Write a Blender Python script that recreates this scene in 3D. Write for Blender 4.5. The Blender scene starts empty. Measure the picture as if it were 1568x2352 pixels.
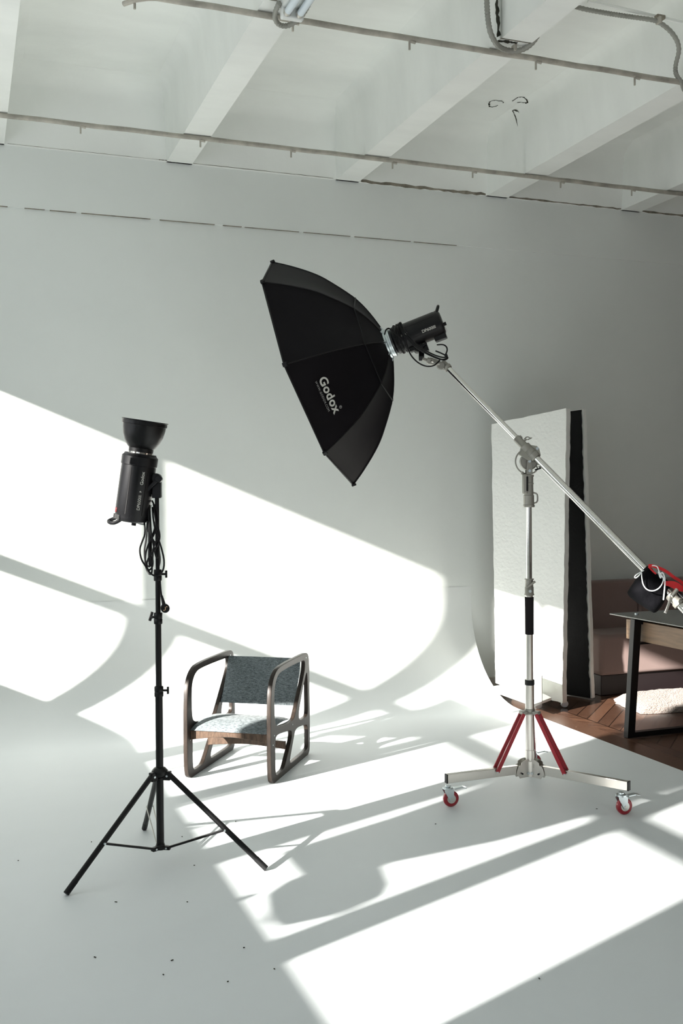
import bpy, bmesh, math, random
from mathutils import Vector as V, Matrix, noise
random.seed(7)
S = bpy.context.scene
COL = S.collection

# ---------------------------------------------------------------- camera
cd = bpy.data.cameras.new('camera'); cam = bpy.data.objects.new('camera', cd); COL.objects.link(cam)
YAW, PITCH, ROLL, CH, FPX = .3532, -.0156, -.0073, 1.4, 2348.0
F = V((math.sin(YAW)*math.cos(PITCH), math.cos(YAW)*math.cos(PITCH), math.sin(PITCH)))
R0 = V((math.cos(YAW), -math.sin(YAW), 0)); U0 = R0.cross(F)
R = R0*math.cos(ROLL)+U0*math.sin(ROLL); U = U0*math.cos(ROLL)-R0*math.sin(ROLL)
O = V((0, 0, CH))
cam.matrix_world = Matrix(((R.x, U.x, -F.x, 0), (R.y, U.y, -F.y, 0), (R.z, U.z, -F.z, CH), (0, 0, 0, 1)))
cd.sensor_fit = 'VERTICAL'; cd.sensor_height = 36; cd.sensor_width = 24; cd.lens = FPX/2352*36
cd.clip_start = .05; cd.clip_end = 200
S.camera = cam

# ---------------------------------------------------------------- light
w = bpy.data.worlds.new('sky'); S.world = w; w.use_nodes = True
w.node_tree.nodes['Background'].inputs[0].default_value = (.70, .80, .88, 1)
w.node_tree.nodes['Background'].inputs[1].default_value = .25
sl = bpy.data.lights.new('sun', 'SUN'); sl.energy = 22.5; sl.angle = math.radians(.75); sl.color = (1, .96, .895)
so = bpy.data.objects.new('sun', sl); COL.objects.link(so)
SUN = V((1, .40, -.415)).normalized()
so.rotation_euler = SUN.to_track_quat('-Z', 'Y').to_euler(); so.location = (-6, -2, 5)
def area(name, loc, direction, sx, sy, e, col):
    l = bpy.data.lights.new(name, 'AREA'); l.shape = 'RECTANGLE'; l.size = sx; l.size_y = sy; l.energy = e; l.color = col
    o = bpy.data.objects.new(name, l); COL.objects.link(o); o.location = loc
    o.rotation_euler = V(direction).to_track_quat('-Z', 'Y').to_euler(); return o
SKY = (.92, .95, 1.0)
area('skylight_long_window', (-1.75, 2.95, 1.85), (1, 0, .45), 3.3, 1.7, 58, SKY)
area('added_fill_near_window', (-1.75, -.75, 1.85), (1, 0, .35), 3.0, 1.7, 12, SKY)  # ambient fill added at an unseen window
area('skylight_rear_window', (2.4, -2.9, 2.0), (0, 1, -.05), 4.4, 1.7, 9, SKY)
S.view_settings.view_transform = 'Standard'; S.view_settings.look = 'None'
S.view_settings.exposure = 0.0; S.view_settings.gamma = 1; S.view_settings.use_curve_mapping = False
S.cycles.max_bounces = 8; S.cycles.diffuse_bounces = 6; S.cycles.transparent_max_bounces = 8
S.cycles.use_denoising = True; S.cycles.caustics_reflective = False; S.cycles.caustics_refractive = False

# ---------------------------------------------------------------- measuring helpers
def ray(x, y): return F+R*((x-784)/FPX)+U*((1176-y)/FPX)
def at(x, y, d): return O+ray(x, y)*d
def onz(x, y, z=0):
    r = ray(x, y); return O+r*((z-CH)/r.z)
def ony(x, y, yy):
    r = ray(x, y); return O+r*(yy/r.y)
def zat(x0, y0, py):
    lo, hi = -1., 5.
    for _ in range(40):
        m = (lo+hi)/2; d = V((x0, y0, m))-O
        if 1176-FPX*d.dot(U)/d.dot(F) > py: lo = m
        else: hi = m
    return lo

# ---------------------------------------------------------------- materials
def mat(name, col, rough=.5, metal=0., spec=.5, bump=None, var=None, coat=0, sheen=0):
    m = bpy.data.materials.new(name); m.use_nodes = True; t = m.node_tree; b = t.nodes['Principled BSDF']
    b.inputs['Base Color'].default_value = (*col, 1); b.inputs['Roughness'].default_value = rough
    b.inputs['Metallic'].default_value = metal; b.inputs['Specular IOR Level'].default_value = spec
    b.inputs['Coat Weight'].default_value = coat; b.inputs['Sheen Weight'].default_value = sheen
    tc = t.nodes.new('ShaderNodeTexCoord')
    if bump:
        n = t.nodes.new('ShaderNodeTexNoise'); n.inputs['Scale'].default_value = bump[0]; n.inputs['Detail'].default_value = 5
        t.links.new(tc.outputs['Object'], n.inputs['Vector'])
        bp = t.nodes.new('ShaderNodeBump'); bp.inputs['Strength'].default_value = bump[1]; bp.inputs['Distance'].default_value = bump[2]
        t.links.new(n.outputs['Fac'], bp.inputs['Height']); t.links.new(bp.outputs['Normal'], b.inputs['Normal'])
    if var:
        n = t.nodes.new('ShaderNodeTexNoise'); n.inputs['Scale'].default_value = var[0]; n.inputs['Detail'].default_value = 6
        n.inputs['Roughness'].default_value = .6
        mp = t.nodes.new('ShaderNodeMapping'); mp.inputs['Scale'].default_value = var[2] if len(var) > 2 else (1, 1, 1)
        t.links.new(tc.outputs['Object'], mp.inputs[0]); t.links.new(mp.outputs[0], n.inputs['Vector'])
        cr = t.nodes.new('ShaderNodeValToRGB'); cr.color_ramp.elements[0].position = .3; cr.color_ramp.elements[1].position = .7
        cr.color_ramp.elements[0].color = (*[c*(1-var[1]) for c in col], 1); cr.color_ramp.elements[1].color = (*[min(1, c*(1+var[1]*.6)) for c in col], 1)
        t.links.new(n.outputs['Fac'], cr.inputs[0]); t.links.new(cr.outputs[0], b.inputs['Base Color'])
    return m

M = {}
M['wall'] = mat('white_plaster', (.80, .83, .805), .75, 0, .3, (9, .25, .01), (1.3, .025))
M['cyc'] = mat('white_cove_paint', (.805, .832, .818), .55, 0, .35, (120, .12, .002), (2.0, .02))
def cove_shade_tint():
    m = M['cyc']; t = m.node_tree; b = t.nodes['Principled BSDF']; src = b.inputs['Base Color'].links[0].from_socket
    tc = t.nodes.new('ShaderNodeTexCoord'); sp = t.nodes.new('ShaderNodeSeparateXYZ'); t.links.new(tc.outputs['Object'], sp.inputs[0])
    mr = t.nodes.new('ShaderNodeMapRange'); mr.inputs['From Min'].default_value = .0; mr.inputs['From Max'].default_value = .35; mr.inputs['To Min'].default_value = 1; mr.inputs['To Max'].default_value = 0
    t.links.new(sp.outputs['Z'], mr.inputs['Value'])
    mx = t.nodes.new('ShaderNodeMix'); mx.data_type = 'RGBA'; mx.blend_type = 'MULTIPLY'; mx.inputs[7].default_value = (.915, .935, .975, 1)   # skylit floor shade put into the colour: dimmer, bluer near the ground
    t.links.new(mr.outputs[0], mx.inputs[0]); t.links.new(src, mx.inputs[6]); t.links.new(mx.outputs[2], b.inputs['Base Color'])
cove_shade_tint()
M['ceil'] = mat('ceiling_whitewash', (.86, .88, .85), .85, 0, .2, (6, .4, .012), (1.6, .05, (1, 2.5, 1)))
M['greige'] = mat('greige_wall', (.50, .48, .45), .8, 0, .2, (9, .2, .01), (1.0, .03))
M['dark_wall'] = mat('dark_far_wall', (.22, .20, .18), .85, 0, .2)
M['black'] = mat('black_painted_metal', (.004, .004, .0045), .38, 0, .3, (180, .1, .001))
M['plastic'] = mat('black_plastic', (.005, .005, .006), .36, 0, .32, (300, .15, .0006))
M['rubber'] = mat('black_rubber', (.004, .004, .0045), .5, 0, .3)
M['foam'] = mat('black_foam_grip', (.012, .010, .011), .95, 0, .2, (400, .4, .001))
M['cloth'] = mat('black_softbox_cloth', (.0044, .0034, .0050), .6, 0, .14, (420, .25, .0008), (7, .15), 0, .012)
M['bagcloth'] = mat('black_nylon', (.003, .003, .0042), .85, 0, .1, (28, .5, .01), None, 0, .0)
M['chrome'] = mat('chrome_steel', (.74, .73, .70), .14, 1.0, .5)
M['steel'] = mat('brushed_steel', (.66, .64, .60), .30, 1.0, .5, (60, .1, .001))
M['cast'] = mat('grey_cast_aluminium', (.33, .32, .285), .42, .55, .5, (140, .2, .001))
M['zinc'] = mat('zinc_plate', (.62, .68, .70), .30, .9)
M['red'] = mat('red_painted_steel', (.36, .012, .025), .35, 0, .5)
M['redswitch'] = mat('dark_red_switch', (.09, .006, .008), .4)
M['redwheel'] = mat('red_polyurethane', (.34, .010, .022), .28, 0, .5, None, None, .3)
M['redstrap'] = mat('red_webbing', (.62, .03, .035), .7, 0, .3, (350, .3, .001))
M['white'] = mat('white_lacquer', (.78, .80, .78), .4)
M['lace'] = mat('white_cord', (.80, .83, .83), .8)
M['diff'] = mat('white_diffuser_cloth', (.8, .8, .8), .9)
M['styro'] = mat('white_polystyrene', (.90, .91, .88), .8, 0, .2, (45, .5, .008), (3, .03))
M['blackpaint'] = mat('matte_black_paint', (.004, .004, .005), .6, 0, .2, (50, .5, .004))
M['sofa'] = mat('taupe_fabric', (.25, .18, .165), .9, 0, .2, (300, .3, .001), (3, .06), 0, .2)
M['sofabase'] = mat('dark_brown_plinth', (.014, .009, .010), .5)
M['rug'] = mat('cream_sheepskin', (.22, .17, .14), 1, 0, .1, (90, 1, .02), (8, .12), 0, .5)
M['oak'] = mat('oak_veneer', (.24, .15, .088), .5, 0, .4, (60, .1, .001), (5, .3, (1, 1, 12)))
M['pipe'] = mat('painted_old_pipe', (.46, .435, .38), .6, .1, .4, (40, .5, .004), (7, .45, (1, 1, 1)))
M['conduit'] = mat('grey_corrugated_conduit', (.30, .30, .27), .5, .2)
M['dirt'] = mat('grimy_gap', (.27, .245, .20), .95, 0, .1, None, (14, .55))
M['soot'] = mat('black_soot', (.05, .05, .04), .95, 0, .1, None, (20, .5))
M['tube'] = mat('fluorescent_tube_glass', (.70, .77, .82), .15, 0, .5)
M['print'] = mat('light_grey_print', (.56, .56, .52), .6)
M['thin_print'] = mat('dim_grey_print', (.33, .33, .32), .6)
M['brass'] = mat('brass_contact', (.75, .55, .35), .3, 1)
M['wframe'] = mat('white_window_frame', (.75, .77, .75), .5)
M['grille'] = mat('grey_vent_grille', (.10, .10, .10), .4, .3)
M['leaf'] = mat('dark_green_leaf', (.05, .09, .04), .5)
M['clay'] = mat('terracotta_clay', (.42, .2, .12), .8)

# dark wood of the chair
def wood(name, c1, c2, rough):
    m = bpy.data.materials.new(name); m.use_nodes = True; t = m.node_tree; b = t.nodes['Principled BSDF']
    b.inputs['Roughness'].default_value = rough; b.inputs['Specular IOR Level'].default_value = .3
    tc = t.nodes.new('ShaderNodeTexCoord'); mp = t.nodes.new('ShaderNodeMapping'); mp.inputs['Scale'].default_value = (22, 22, 5)
    n = t.nodes.new('ShaderNodeTexNoise'); n.inputs['Scale'].default_value = 3; n.inputs['Detail'].default_value = 8; n.inputs['Roughness'].default_value = .7
    cr = t.nodes.new('ShaderNodeValToRGB'); cr.color_ramp.elements[0].position = .35; cr.color_ramp.elements[1].position = .72
    cr.color_ramp.elements[0].color = (*c1, 1); cr.color_ramp.elements[1].color = (*c2, 1)
    t.links.new(tc.outputs['Object'], mp.inputs[0]); t.links.new(mp.outputs[0], n.inputs['Vector'])
    t.links.new(n.outputs['Fac'], cr.inputs[0]); t.links.new(cr.outputs[0], b.inputs['Base Color'])
    return m
M['wood'] = wood('dark_stained_plywood', (.014, .010, .008), (.042, .029, .022), .42)
M['railwood'] = wood('worn_brown_wood', (.045, .027, .018), (.135, .085, .056), .5)

def tweed():
    m = bpy.data.materials.new('grey_blue_tweed'); m.use_nodes = True; t = m.node_tree; b = t.nodes['Principled BSDF']
    b.inputs['Roughness'].default_value = .92; b.inputs['Specular IOR Level'].default_value = .15; b.inputs['Sheen Weight'].default_value = .1
    tc = t.nodes.new('ShaderNodeTexCoord'); mix = None
    cols = []
    for sc in ((420, 420, 60), (60, 60, 420)):
        mp = t.nodes.new('ShaderNodeMapping'); mp.inputs['Scale'].default_value = sc
        n = t.nodes.new('ShaderNodeTexNoise'); n.inputs['Scale'].default_value = 1; n.inputs['Detail'].default_value = 3
        t.links.new(tc.outputs['Object'], mp.inputs[0]); t.links.new(mp.outputs[0], n.inputs['Vector']); cols.append(n)
    a = t.nodes.new('ShaderNodeMath'); a.operation = 'ADD'
    t.links.new(cols[0].outputs['Fac'], a.inputs[0]); t.links.new(cols[1].outputs['Fac'], a.inputs[1])
    cr = t.nodes.new('ShaderNodeValToRGB'); cr.color_ramp.elements[0].position = .36; cr.color_ramp.elements[1].position = .64
    cr.color_ramp.elements[0].color = (.050, .062, .069, 1); cr.color_ramp.elements[1].color = (.30, .345, .36, 1)
    h = t.nodes.new('ShaderNodeMath'); h.operation = 'MULTIPLY'; h.inputs[1].default_value = .5
    t.links.new(a.outputs[0], h.inputs[0]); t.links.new(h.outputs[0], cr.inputs[0]); t.links.new(cr.outputs[0], b.inputs['Base Color'])
    bp = t.nodes.new('ShaderNodeBump'); bp.inputs['Strength'].default_value = .4; bp.inputs['Distance'].default_value = .001
    t.links.new(h.outputs[0], bp.inputs['Height']); t.links.new(bp.outputs[0], b.inputs['Normal'])
    return m
M['tweed'] = tweed()

def parquet():
    m = bpy.data.materials.new('brown_chevron_parquet'); m.use_nodes = True; t = m.node_tree; b = t.nodes['Principled BSDF']
    b.inputs['Roughness'].default_value = .26; b.inputs['Specular IOR Level'].default_value = .55
    tc = t.nodes.new('ShaderNodeTexCoord'); sp = t.nodes.new('ShaderNodeSeparateXYZ'); t.links.new(tc.outputs['Object'], sp.inputs[0])
    def mt(op, a, bb=None, c=None):
        n = t.nodes.new('ShaderNodeMath'); n.operation = op
        for i, v in enumerate((a, bb, c)):
            if v is None: continue
            if isinstance(v, (int, float)): n.inputs[i].default_value = v
            else: t.links.new(v, n.inputs[i])
        return n.outputs[0]
    W_, P_ = .52, .115
    u = mt('DIVIDE', sp.outputs['X'], W_); col = mt('FLOOR', u); fr = mt('SUBTRACT', u, col)
    par = mt('MODULO', mt('ABSOLUTE', col), 2.)
    tri = mt('ADD', mt('MULTIPLY', par, mt('SUBTRACT', 1., fr)), mt('MULTIPLY', mt('SUBTRACT', 1., par), fr))
    v = mt('DIVIDE', mt('ADD', sp.outputs['Y'], mt('MULTIPLY', tri, W_)), P_)
    row = mt('FLOOR', v); vf = mt('SUBTRACT', v, row)
    edge = mt('MINIMUM', mt('MINIMUM', vf, mt('SUBTRACT', 1., vf)), mt('MULTIPLY', mt('MINIMUM', fr, mt('SUBTRACT', 1., fr)), W_/P_))
    gap = mt('LESS_THAN', edge, .042)
    cx = t.nodes.new('ShaderNodeCombineXYZ'); t.links.new(col, cx.inputs[0]); t.links.new(row, cx.inputs[1])
    wn = t.nodes.new('ShaderNodeTexWhiteNoise'); t.links.new(cx.outputs[0], wn.inputs[0])
    ns = t.nodes.new('ShaderNodeTexNoise'); ns.inputs['Scale'].default_value = 18; ns.inputs['Detail'].default_value = 8
    t.links.new(tc.outputs['Object'], ns.inputs[0])
    f = mt('ADD', mt('MULTIPLY', wn.outputs['Value'], .55), mt('MULTIPLY', ns.outputs['Fac'], .5))
    cr = t.nodes.new('ShaderNodeValToRGB'); cr.color_ramp.elements[0].color = (.036, .018, .012, 1); cr.color_ramp.elements[1].color = (.140, .070, .043, 1)
    t.links.new(f, cr.inputs[0])
    mx = t.nodes.new('ShaderNodeMix'); mx.data_type = 'RGBA'; t.links.new(gap, mx.inputs[0]); t.links.new(cr.outputs[0], mx.inputs[6]); mx.inputs[7].default_value = (.012, .006, .004, 1)
    t.links.new(mx.outputs[2], b.inputs['Base Color'])
    return m
M['parquet'] = parquet()
M['border'] = wood('dark_parquet_border', (.060, .030, .019), (.13, .068, .043), .3)

def glass_pane():
    m = bpy.data.materials.new('window_glass'); m.use_nodes = True; t = m.node_tree; t.nodes.remove(t.nodes['Principled BSDF'])
    a = t.nodes.new('ShaderNodeBsdfTransparent'); g = t.nodes.new('ShaderNodeBsdfGlossy'); g.inputs['Roughness'].default_value = .02
    x = t.nodes.new('ShaderNodeMixShader'); x.inputs[0].default_value = .05
    t.links.new(a.outputs[0], x.inputs[1]); t.links.new(g.outputs[0], x.inputs[2]); t.links.new(x.outputs[0], t.nodes['Material Output'].inputs[0])
    return m
M['glass'] = glass_pane()
M['smoked'] = mat('smoked_glass_top', (.055, .062, .055), .08, 0, .6, None, None, .2)

# ---------------------------------------------------------------- mesh helpers
class MB:
    def __init__(s): s.v = []; s.f = []
    def add(s, vs, fs):
        k = len(s.v); s.v += [V(p) for p in vs]; s.f += [[i+k for i in f] for f in fs]; return s
    def box(s, c, size, X=(1, 0, 0), Y=(0, 1, 0), Z=(0, 0, 1)):
        X, Y, Z = V(X).normalized(), V(Y).normalized(), V(Z).normalized(); c = V(c); a, b, d = size[0]/2, size[1]/2, size[2]/2
        vs = [c+X*a*i+Y*b*j+Z*d*k for i in (-1, 1) for j in (-1, 1) for k in (-1, 1)]
        return s.add(vs, [(0, 1, 3, 2), (4, 6, 7, 5), (0, 4, 5, 1), (2, 3, 7, 6), (0, 2, 6, 4), (1, 5, 7, 3)])
    def bb(s, x0, x1, y0, y1, z0, z1): return s.box(((x0+x1)/2, (y0+y1)/2, (z0+z1)/2), (x1-x0, y1-y0, z1-z0))
    def bar(s, p, q, wd, ht, up=(0, 0, 1)):
        p, q = V(p), V(q); d = (q-p); X = d.normalized(); Y = V(up).cross(X).normalized(); Z = X.cross(Y)
        return s.box((p+q)/2, (d.length, wd, ht), X, Y, Z)
    def lathe(s, o, ax, prof, n=32, cap=True):
        o, ax = V(o), V(ax).normalized(); u = ax.orthogonal().normalized(); v = ax.cross(u); k = len(s.v)
        for r, z in prof:
            for i in range(n):
                a = 2*math.pi*i/n; s.v.append(o+ax*z+(u*math.cos(a)+v*math.sin(a))*max(r, 1e-5))
        for j in range(len(prof)-1):
            for i in range(n): s.f.append([k+j*n+i, k+j*n+(i+1) % n, k+(j+1)*n+(i+1) % n, k+(j+1)*n+i])
        if cap:
            s.f.append([k+i for i in range(n)][::-1]); s.f.append([k+(len(prof)-1)*n+i for i in range(n)])
        return s
    def cyl(s, p, q, r, r2=None, n=24):
        p, q = V(p), V(q); return s.lathe(p, q-p, [(r, 0), (r if r2 is None else r2, (q-p).length)], n)
    def tube(s, pts, r, n=10, closed=False, smooth=0, rib=None):
        pts = [V(p) for p in pts]
        for _ in range(smooth):
            q = []; m = len(pts)
            rng = range(m) if closed else range(m-1)
            if not closed: q.append(pts[0])
            for i in rng:
                a, b = pts[i], pts[(i+1) % m]; q += [a*.75+b*.25, a*.25+b*.75]
            if not closed: q.append(pts[-1])
            pts = q
        if rib:
            q = [pts[0]]; L = 0
            for a, b in zip(pts, pts[1:]):
                l = (b-a).length; c = max(1, int(l/rib)); q += [a.lerp(b, (i+1)/c) for i in range(c)]
            pts = q
        m = len(pts); k = len(s.v); nrm = None
        for i, p in enumerate(pts):
            a = pts[(i-1) % m] if closed or i else pts[0]; b = pts[(i+1) % m] if closed or i < m-1 else pts[-1]
            d = (b-a).normalized()
            if nrm is None: nrm = d.orthogonal().normalized()
            nrm = (nrm-d*nrm.dot(d)).normalized(); bn = d.cross(nrm)
            rr = r*(1.0 if not rib or i % 2 else .82)
            for j in range(n):
                t = 2*math.pi*j/n; s.v.append(p+(nrm*math.cos(t)+bn*math.sin(t))*rr)
        for i in range(m if closed else m-1):
            i2 = (i+1) % m
            for j in range(n): s.f.append([k+i*n+j, k+i*n+(j+1) % n, k+i2*n+(j+1) % n, k+i2*n+j])
        if not closed:
            s.f.append([k+j for j in range(n)][::-1]); s.f.append([k+(m-1)*n+j for j in range(n)])
        return s
    def prism(s, pts, dirv):
        pts = [V(p) for p in pts]; d = V(dirv); n = len(pts)
        return s.add(pts+[p+d for p in pts], [list(range(n))[::-1], [n+i for i in range(n)]]+[[i, (i+1) % n, n+(i+1) % n, n+i] for i in range(n)])
    def sphere(s, c, r, n=16):
        return s.lathe(c, (0, 0, 1), [(r*math.sin(math.pi*i/8), -r*math.cos(math.pi*i/8)) for i in range(9)], n)

def off(o):
    v = V((0, 0, 0))
    while o is not None: v += o.location; o = o.parent
    return v
def tag(o, label=None, cat=None, group=None, kind=None):
    if label: o['label'] = label
    if cat: o['category'] = cat
    if group: o['group'] = group
    if kind: o['kind'] = kind
    return o
def thing(name, loc, label, cat, group=None):
    o = bpy.data.objects.new(name, None); COL.objects.link(o); o.location = loc; o.empty_display_size = .1
    return tag(o, label, cat, group)
def obj(name, mb, m, parent=None, bevel=0, smooth=True, origin=None, seg=2, angle=35):
    me = bpy.data.meshes.new(name); base = off(parent)
    if parent is None and origin is not None: base = V(origin)
    me.from_pydata([tuple(p-base) for p in mb.v], [], mb.f); me.update()
    bm = bmesh.new(); bm.from_mesh(me); bmesh.ops.recalc_face_normals(bm, faces=bm.faces); bm.to_mesh(me); bm.free()
    o = bpy.data.objects.new(name, me); COL.objects.link(o)
    if parent is not None: o.parent = parent
    elif origin is not None: o.location = origin
    me.materials.append(M[m] if isinstance(m, str) else m)
    if smooth and len(me.polygons):
        me.polygons.foreach_set('use_smooth', [True]*len(me.polygons)); me.set_sharp_from_angle(angle=math.radians(angle))
    if bevel:
        md = o.modifiers.new('bevel', 'BEVEL'); md.width = bevel; md.segments = seg; md.limit_method = 'ANGLE'; md.angle_limit = math.radians(40)
        md.harden_normals = False
    return o
def struct(name, mb, m, **k):
    return tag(obj(name, mb, m, **k), kind='structure')
def text_mb(body, size, bold=0., thick=.0006, spacing=1.0):
    c = bpy.data.curves.new('lettering', 'FONT'); c.body = body; c.size = size; c.offset = bold; c.extrude = thick; c.space_character = spacing
    c.align_x = 'CENTER'; c.align_y = 'CENTER'
    o = bpy.data.objects.new('lettering', c); COL.objects.link(o)
    dg = bpy.context.evaluated_depsgraph_get(); dg.update(); me = bpy.data.meshes.new_from_object(o.evaluated_get(dg))
    mb = MB(); mb.v = [v.co.copy() for v in me.vertices]; mb.f = [list(p.vertices) for p in me.polygons]
    bpy.data.objects.remove(o); bpy.data.curves.remove(c); bpy.data.meshes.remove(me)
    return mb
def outline_mb(outer, holes, thick, bev=.002, rnd=2):
    """flat board with holes, from a filled 2D curve"""
    c = bpy.data.curves.new('outline', 'CURVE'); c.dimensions = '2D'; c.fill_mode = 'BOTH'; c.extrude = thick/2-bev; c.bevel_depth = bev; c.bevel_resolution = 2
    for loop in [outer]+holes:
        pts = [V((*p, 0)) for p in loop]
        for _ in range(rnd):
            q = []
            for i in range(len(pts)):
                a, b = pts[i], pts[(i+1) % len(pts)]; q += [a*.75+b*.25, a*.25+b*.75]
            pts = q
        s = c.splines.new('POLY'); s.points.add(len(pts)-1); s.use_cyclic_u = True
        for i, p in enumerate(pts): s.points[i].co = (p.x, p.y, 0, 1)
    o = bpy.data.objects.new('outline', c); COL.objects.link(o)
    dg = bpy.context.evaluated_depsgraph_get(); dg.update(); me = bpy.data.meshes.new_from_object(o.evaluated_get(dg))
    mb = MB(); mb.v = [v.co.copy() for v in me.vertices]; mb.f = [list(p.vertices) for p in me.polygons]
    bpy.data.objects.remove(o); bpy.data.curves.remove(c); bpy.data.meshes.remove(me)
    return mb
def place(mb, o, X, Y, Z):
    o, X, Y, Z = V(o), V(X), V(Y), V(Z); mb.v = [o+X*p.x+Y*p.y+Z*p.z for p in mb.v]; return mb

# ================================================================ SETTING
D = 6.52; XL = -1.5; XC = 3.385; ZS = 3.53; ZSLAB = 3.95; RC = .65; XR = 6.3; YB = -2.6
# white floor with cove running up the back wall
mb = MB(); prof = [(YB, 0.0), (0, 0), (3, 0), (5, 0)]+[(D-RC+RC*math.sin(a*math.pi/2/16), RC-RC*math.cos(a*math.pi/2/16)) for a in range(17)]+[(D-.002, .75)]
xs = [XL, 0, 1, 2, 3, XC]
for y, z in prof:
    for x in xs: mb.v.append(V((x, y, z)))
n = len(xs)
for j in range(len(prof)-1):
    for i in range(n-1): mb.f.append([j*n+i, j*n+i+1, (j+1)*n+i+1, (j+1)*n+i])
# the cove's side cheek and the slab edge
k = len(mb.v)
pr2 = [(y, z) for y, z in prof]
for y, z in pr2: mb.v += [V((XC, y, z)), V((XC, y if z < .02 else D+.0, -.03))]
for j in range(len(pr2)-1): mb.f.append([k+2*j, k+2*j+1, k+2*j+3, k+2*j+2])
struct('floor', mb, 'cyc', angle=60)
mb = MB().bb(XC-.001, XR, YB, D, -.06, -.008); struct('floor_parquet', mb, 'parquet', smooth=False)
mb = MB().bb(XC, XC+.09, YB, D-.02, -.009, -.003).bb(XC+.095, XC+.16, YB, D-.02, -.009, -.005); struct('trim_1', mb, 'border', smooth=False)
# back wall: white, band above the crack stands slightly proud
mb = MB().bb(XL-.12, XR, D, D+.15, -.06, 4.2); struct('wall_back', mb, 'wall', smooth=False)
mb = MB().bb(XL, XR, D-.012, D+.01, 3.163, ZS); struct('trim_2', mb, 'wall', smooth=False)
mb = MB()
x = XL
while x < 3.2:      # hairline crack under the band
    l = random.uniform(.1, .5); g = .0008 if random.random() < .4 else .0002
    mb.bb(x, x+l, D-.0135, D-.002, 3.161-g, 3.163+g*.3); x += l+random.uniform(0, .1)
struct('trim_3', mb, 'dirt', smooth=False)
struct('wall_right', MB().bb(XR, XR+.12, YB, D+.1, -.06, 4.2), 'dark_wall', smooth=False)
struct('baseboard_back', MB().bb(XC+.02, XR, D-.018, D, 0, .09), 'greige', bevel=.004)
# rear wall behind the camera with one wide window opening
mb = MB().bb(XL-.12, XR, YB-.12, YB, -.06, 1.1).bb(XL-.12, XR, YB-.12, YB, 2.85, 4.2).bb(XL-.12, .1, YB-.12, YB, 1.1, 2.85).bb(4.7, XR, YB-.12, YB, 1.1, 2.85)
struct('wall_rear', mb, 'dark_wall', smooth=False)
# left wall with the long ribbon window and an added, unseen nearer one for fill light
ZSILL, ZTOP = .996, 2.805
W1 = (1.326, 6.30); W2 = (-2.2, .70)
mb = MB(); X0, X1 = XL-.12, XL
mb.bb(X0, X1, YB-.12, D, -.06, ZSILL).bb(X0, X1, YB-.12, D, ZTOP, 4.2)
mb.bb(X0, X1, YB-.12, W2[0], ZSILL, ZTOP).bb(X0, X1, W2[1], W1[0], ZSILL, ZTOP).bb(X0, X1, W1[1], D, ZSILL, ZTOP)
struct('wall_left', mb, 'wall', smooth=False)
def window(name, y0, y1, mull, z0=ZSILL, z1=ZTOP):
    fr = MB()
    for y, wu, wl, dy in mull:
        fr.bb(XL-.05, XL-.012, y-wl/2, y+wl/2, z0, 1.70).bb(XL-.05, XL-.012, y+dy-wu/2, y+dy+wu/2, 1.70, z1)
    fr.bb(XL-.05, XL-.012, y0, y1, 1.682, 1.778).bb(XL-.06, XL-.004, y0, y1, z0-.01, z0+.004)
    o = struct(name, fr, 'wframe', smooth=False)
    p = MB().add([(XL-.034, y0, z0), (XL-.034, y1, z0), (XL-.034, y1, z1), (XL-.034, y0, z1)], [(0, 1, 2, 3)])
    obj('pane', p, 'glass', o, smooth=False)
window('window_1', *W1, [(5.455, .065, .15, 0), (4.555, .19, .19, 0), (3.70, .05, .13, .15), (2.927, .17, .17, 0), (2.035, .15, .15, 0)])
window('window_added', *W2, [(-.1, .12, .12, 0), (-1.1, .12, .12, 0)])  # unseen window added to let in fill light

# ---- ribbed concrete ceiling
ribs = [(.251-.165, .251), (1.231, 1.394), (2.373, 2.537), (3.513, 3.679), (4.650, 4.815), (5.79, 5.955), (-1.05, -.885)]
JY = 4.25
mb = MB().bb(XL-.12, XR+.1, YB-.12, D, ZSLAB, ZSLAB+.15)
for a, b in ribs:
    # far panel: ribs flare towards the slab, with a haunch
    cv_ = [(.030, .10), (.036, .06), (.050, .028), (.072, .008), (.10, .0005)]
    pr_ = [(a, ZS), (b, ZS)]+[(b+q, ZSLAB-h) for q, h in cv_]+[(a-q, ZSLAB-h) for q, h in cv_[::-1]]
    mb.prism([(x, JY, z) for x, z in pr_], (0, D-JY, 0))
    mb.bb(a+.004, b, YB, JY-.012, ZS, ZSLAB)
# end rib along the back wall, with its own haunch
mb.prism([(XL, y, z) for y, z in [(D-.03, ZS), (D, ZS), (D, ZSLAB), (D-.30, ZSLAB-.0005), (D-.20, ZSLAB-.012), (D-.13, ZSLAB-.04), (D-.09, ZSLAB-.09)]], (XR-XL, 0, 0))
struct('ceiling', mb, 'ceil', angle=32)
# grime in the joints
mb = MB()
def crack(p, q, w_, nrm, seg=26, jit=.6):
    p, q = V(p), V(q); d = (q-p); side = d.cross(V(nrm)).normalized(); k = len(mb.v)
    for i in range(seg+1):
        c = p+d*(i/seg); a = w_*(.35+random.random()*jit); b2 = w_*(.2+random.random()*jit)
        mb.v += [c+side*a, c-side*b2]
    for i in range(seg): mb.f.append([k+2*i, k+2*i+1, k+2*i+3, k+2*i+2])
for (a, b), s in zip([(2.55, 3.50), (3.69, 4.64), (4.83, 6.2), (1.18, 1.30), (1.40, 2.35), (.27, 1.2)], [.015, .009, .010, .003, .002, .0015]):
    crack((a, D-.0335, ZS+.004), (b, D-.0335, ZS+.004), s, (0, 1, 0), jit=.7)
for a, b in ribs[1:5]:
    crack((a-.001, JY-.006, ZS-.001), (b, JY-.006, ZS-.001), .006, (0, 0, 1), 10)
struct('trim_4', mb, 'dirt', smooth=False)
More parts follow.
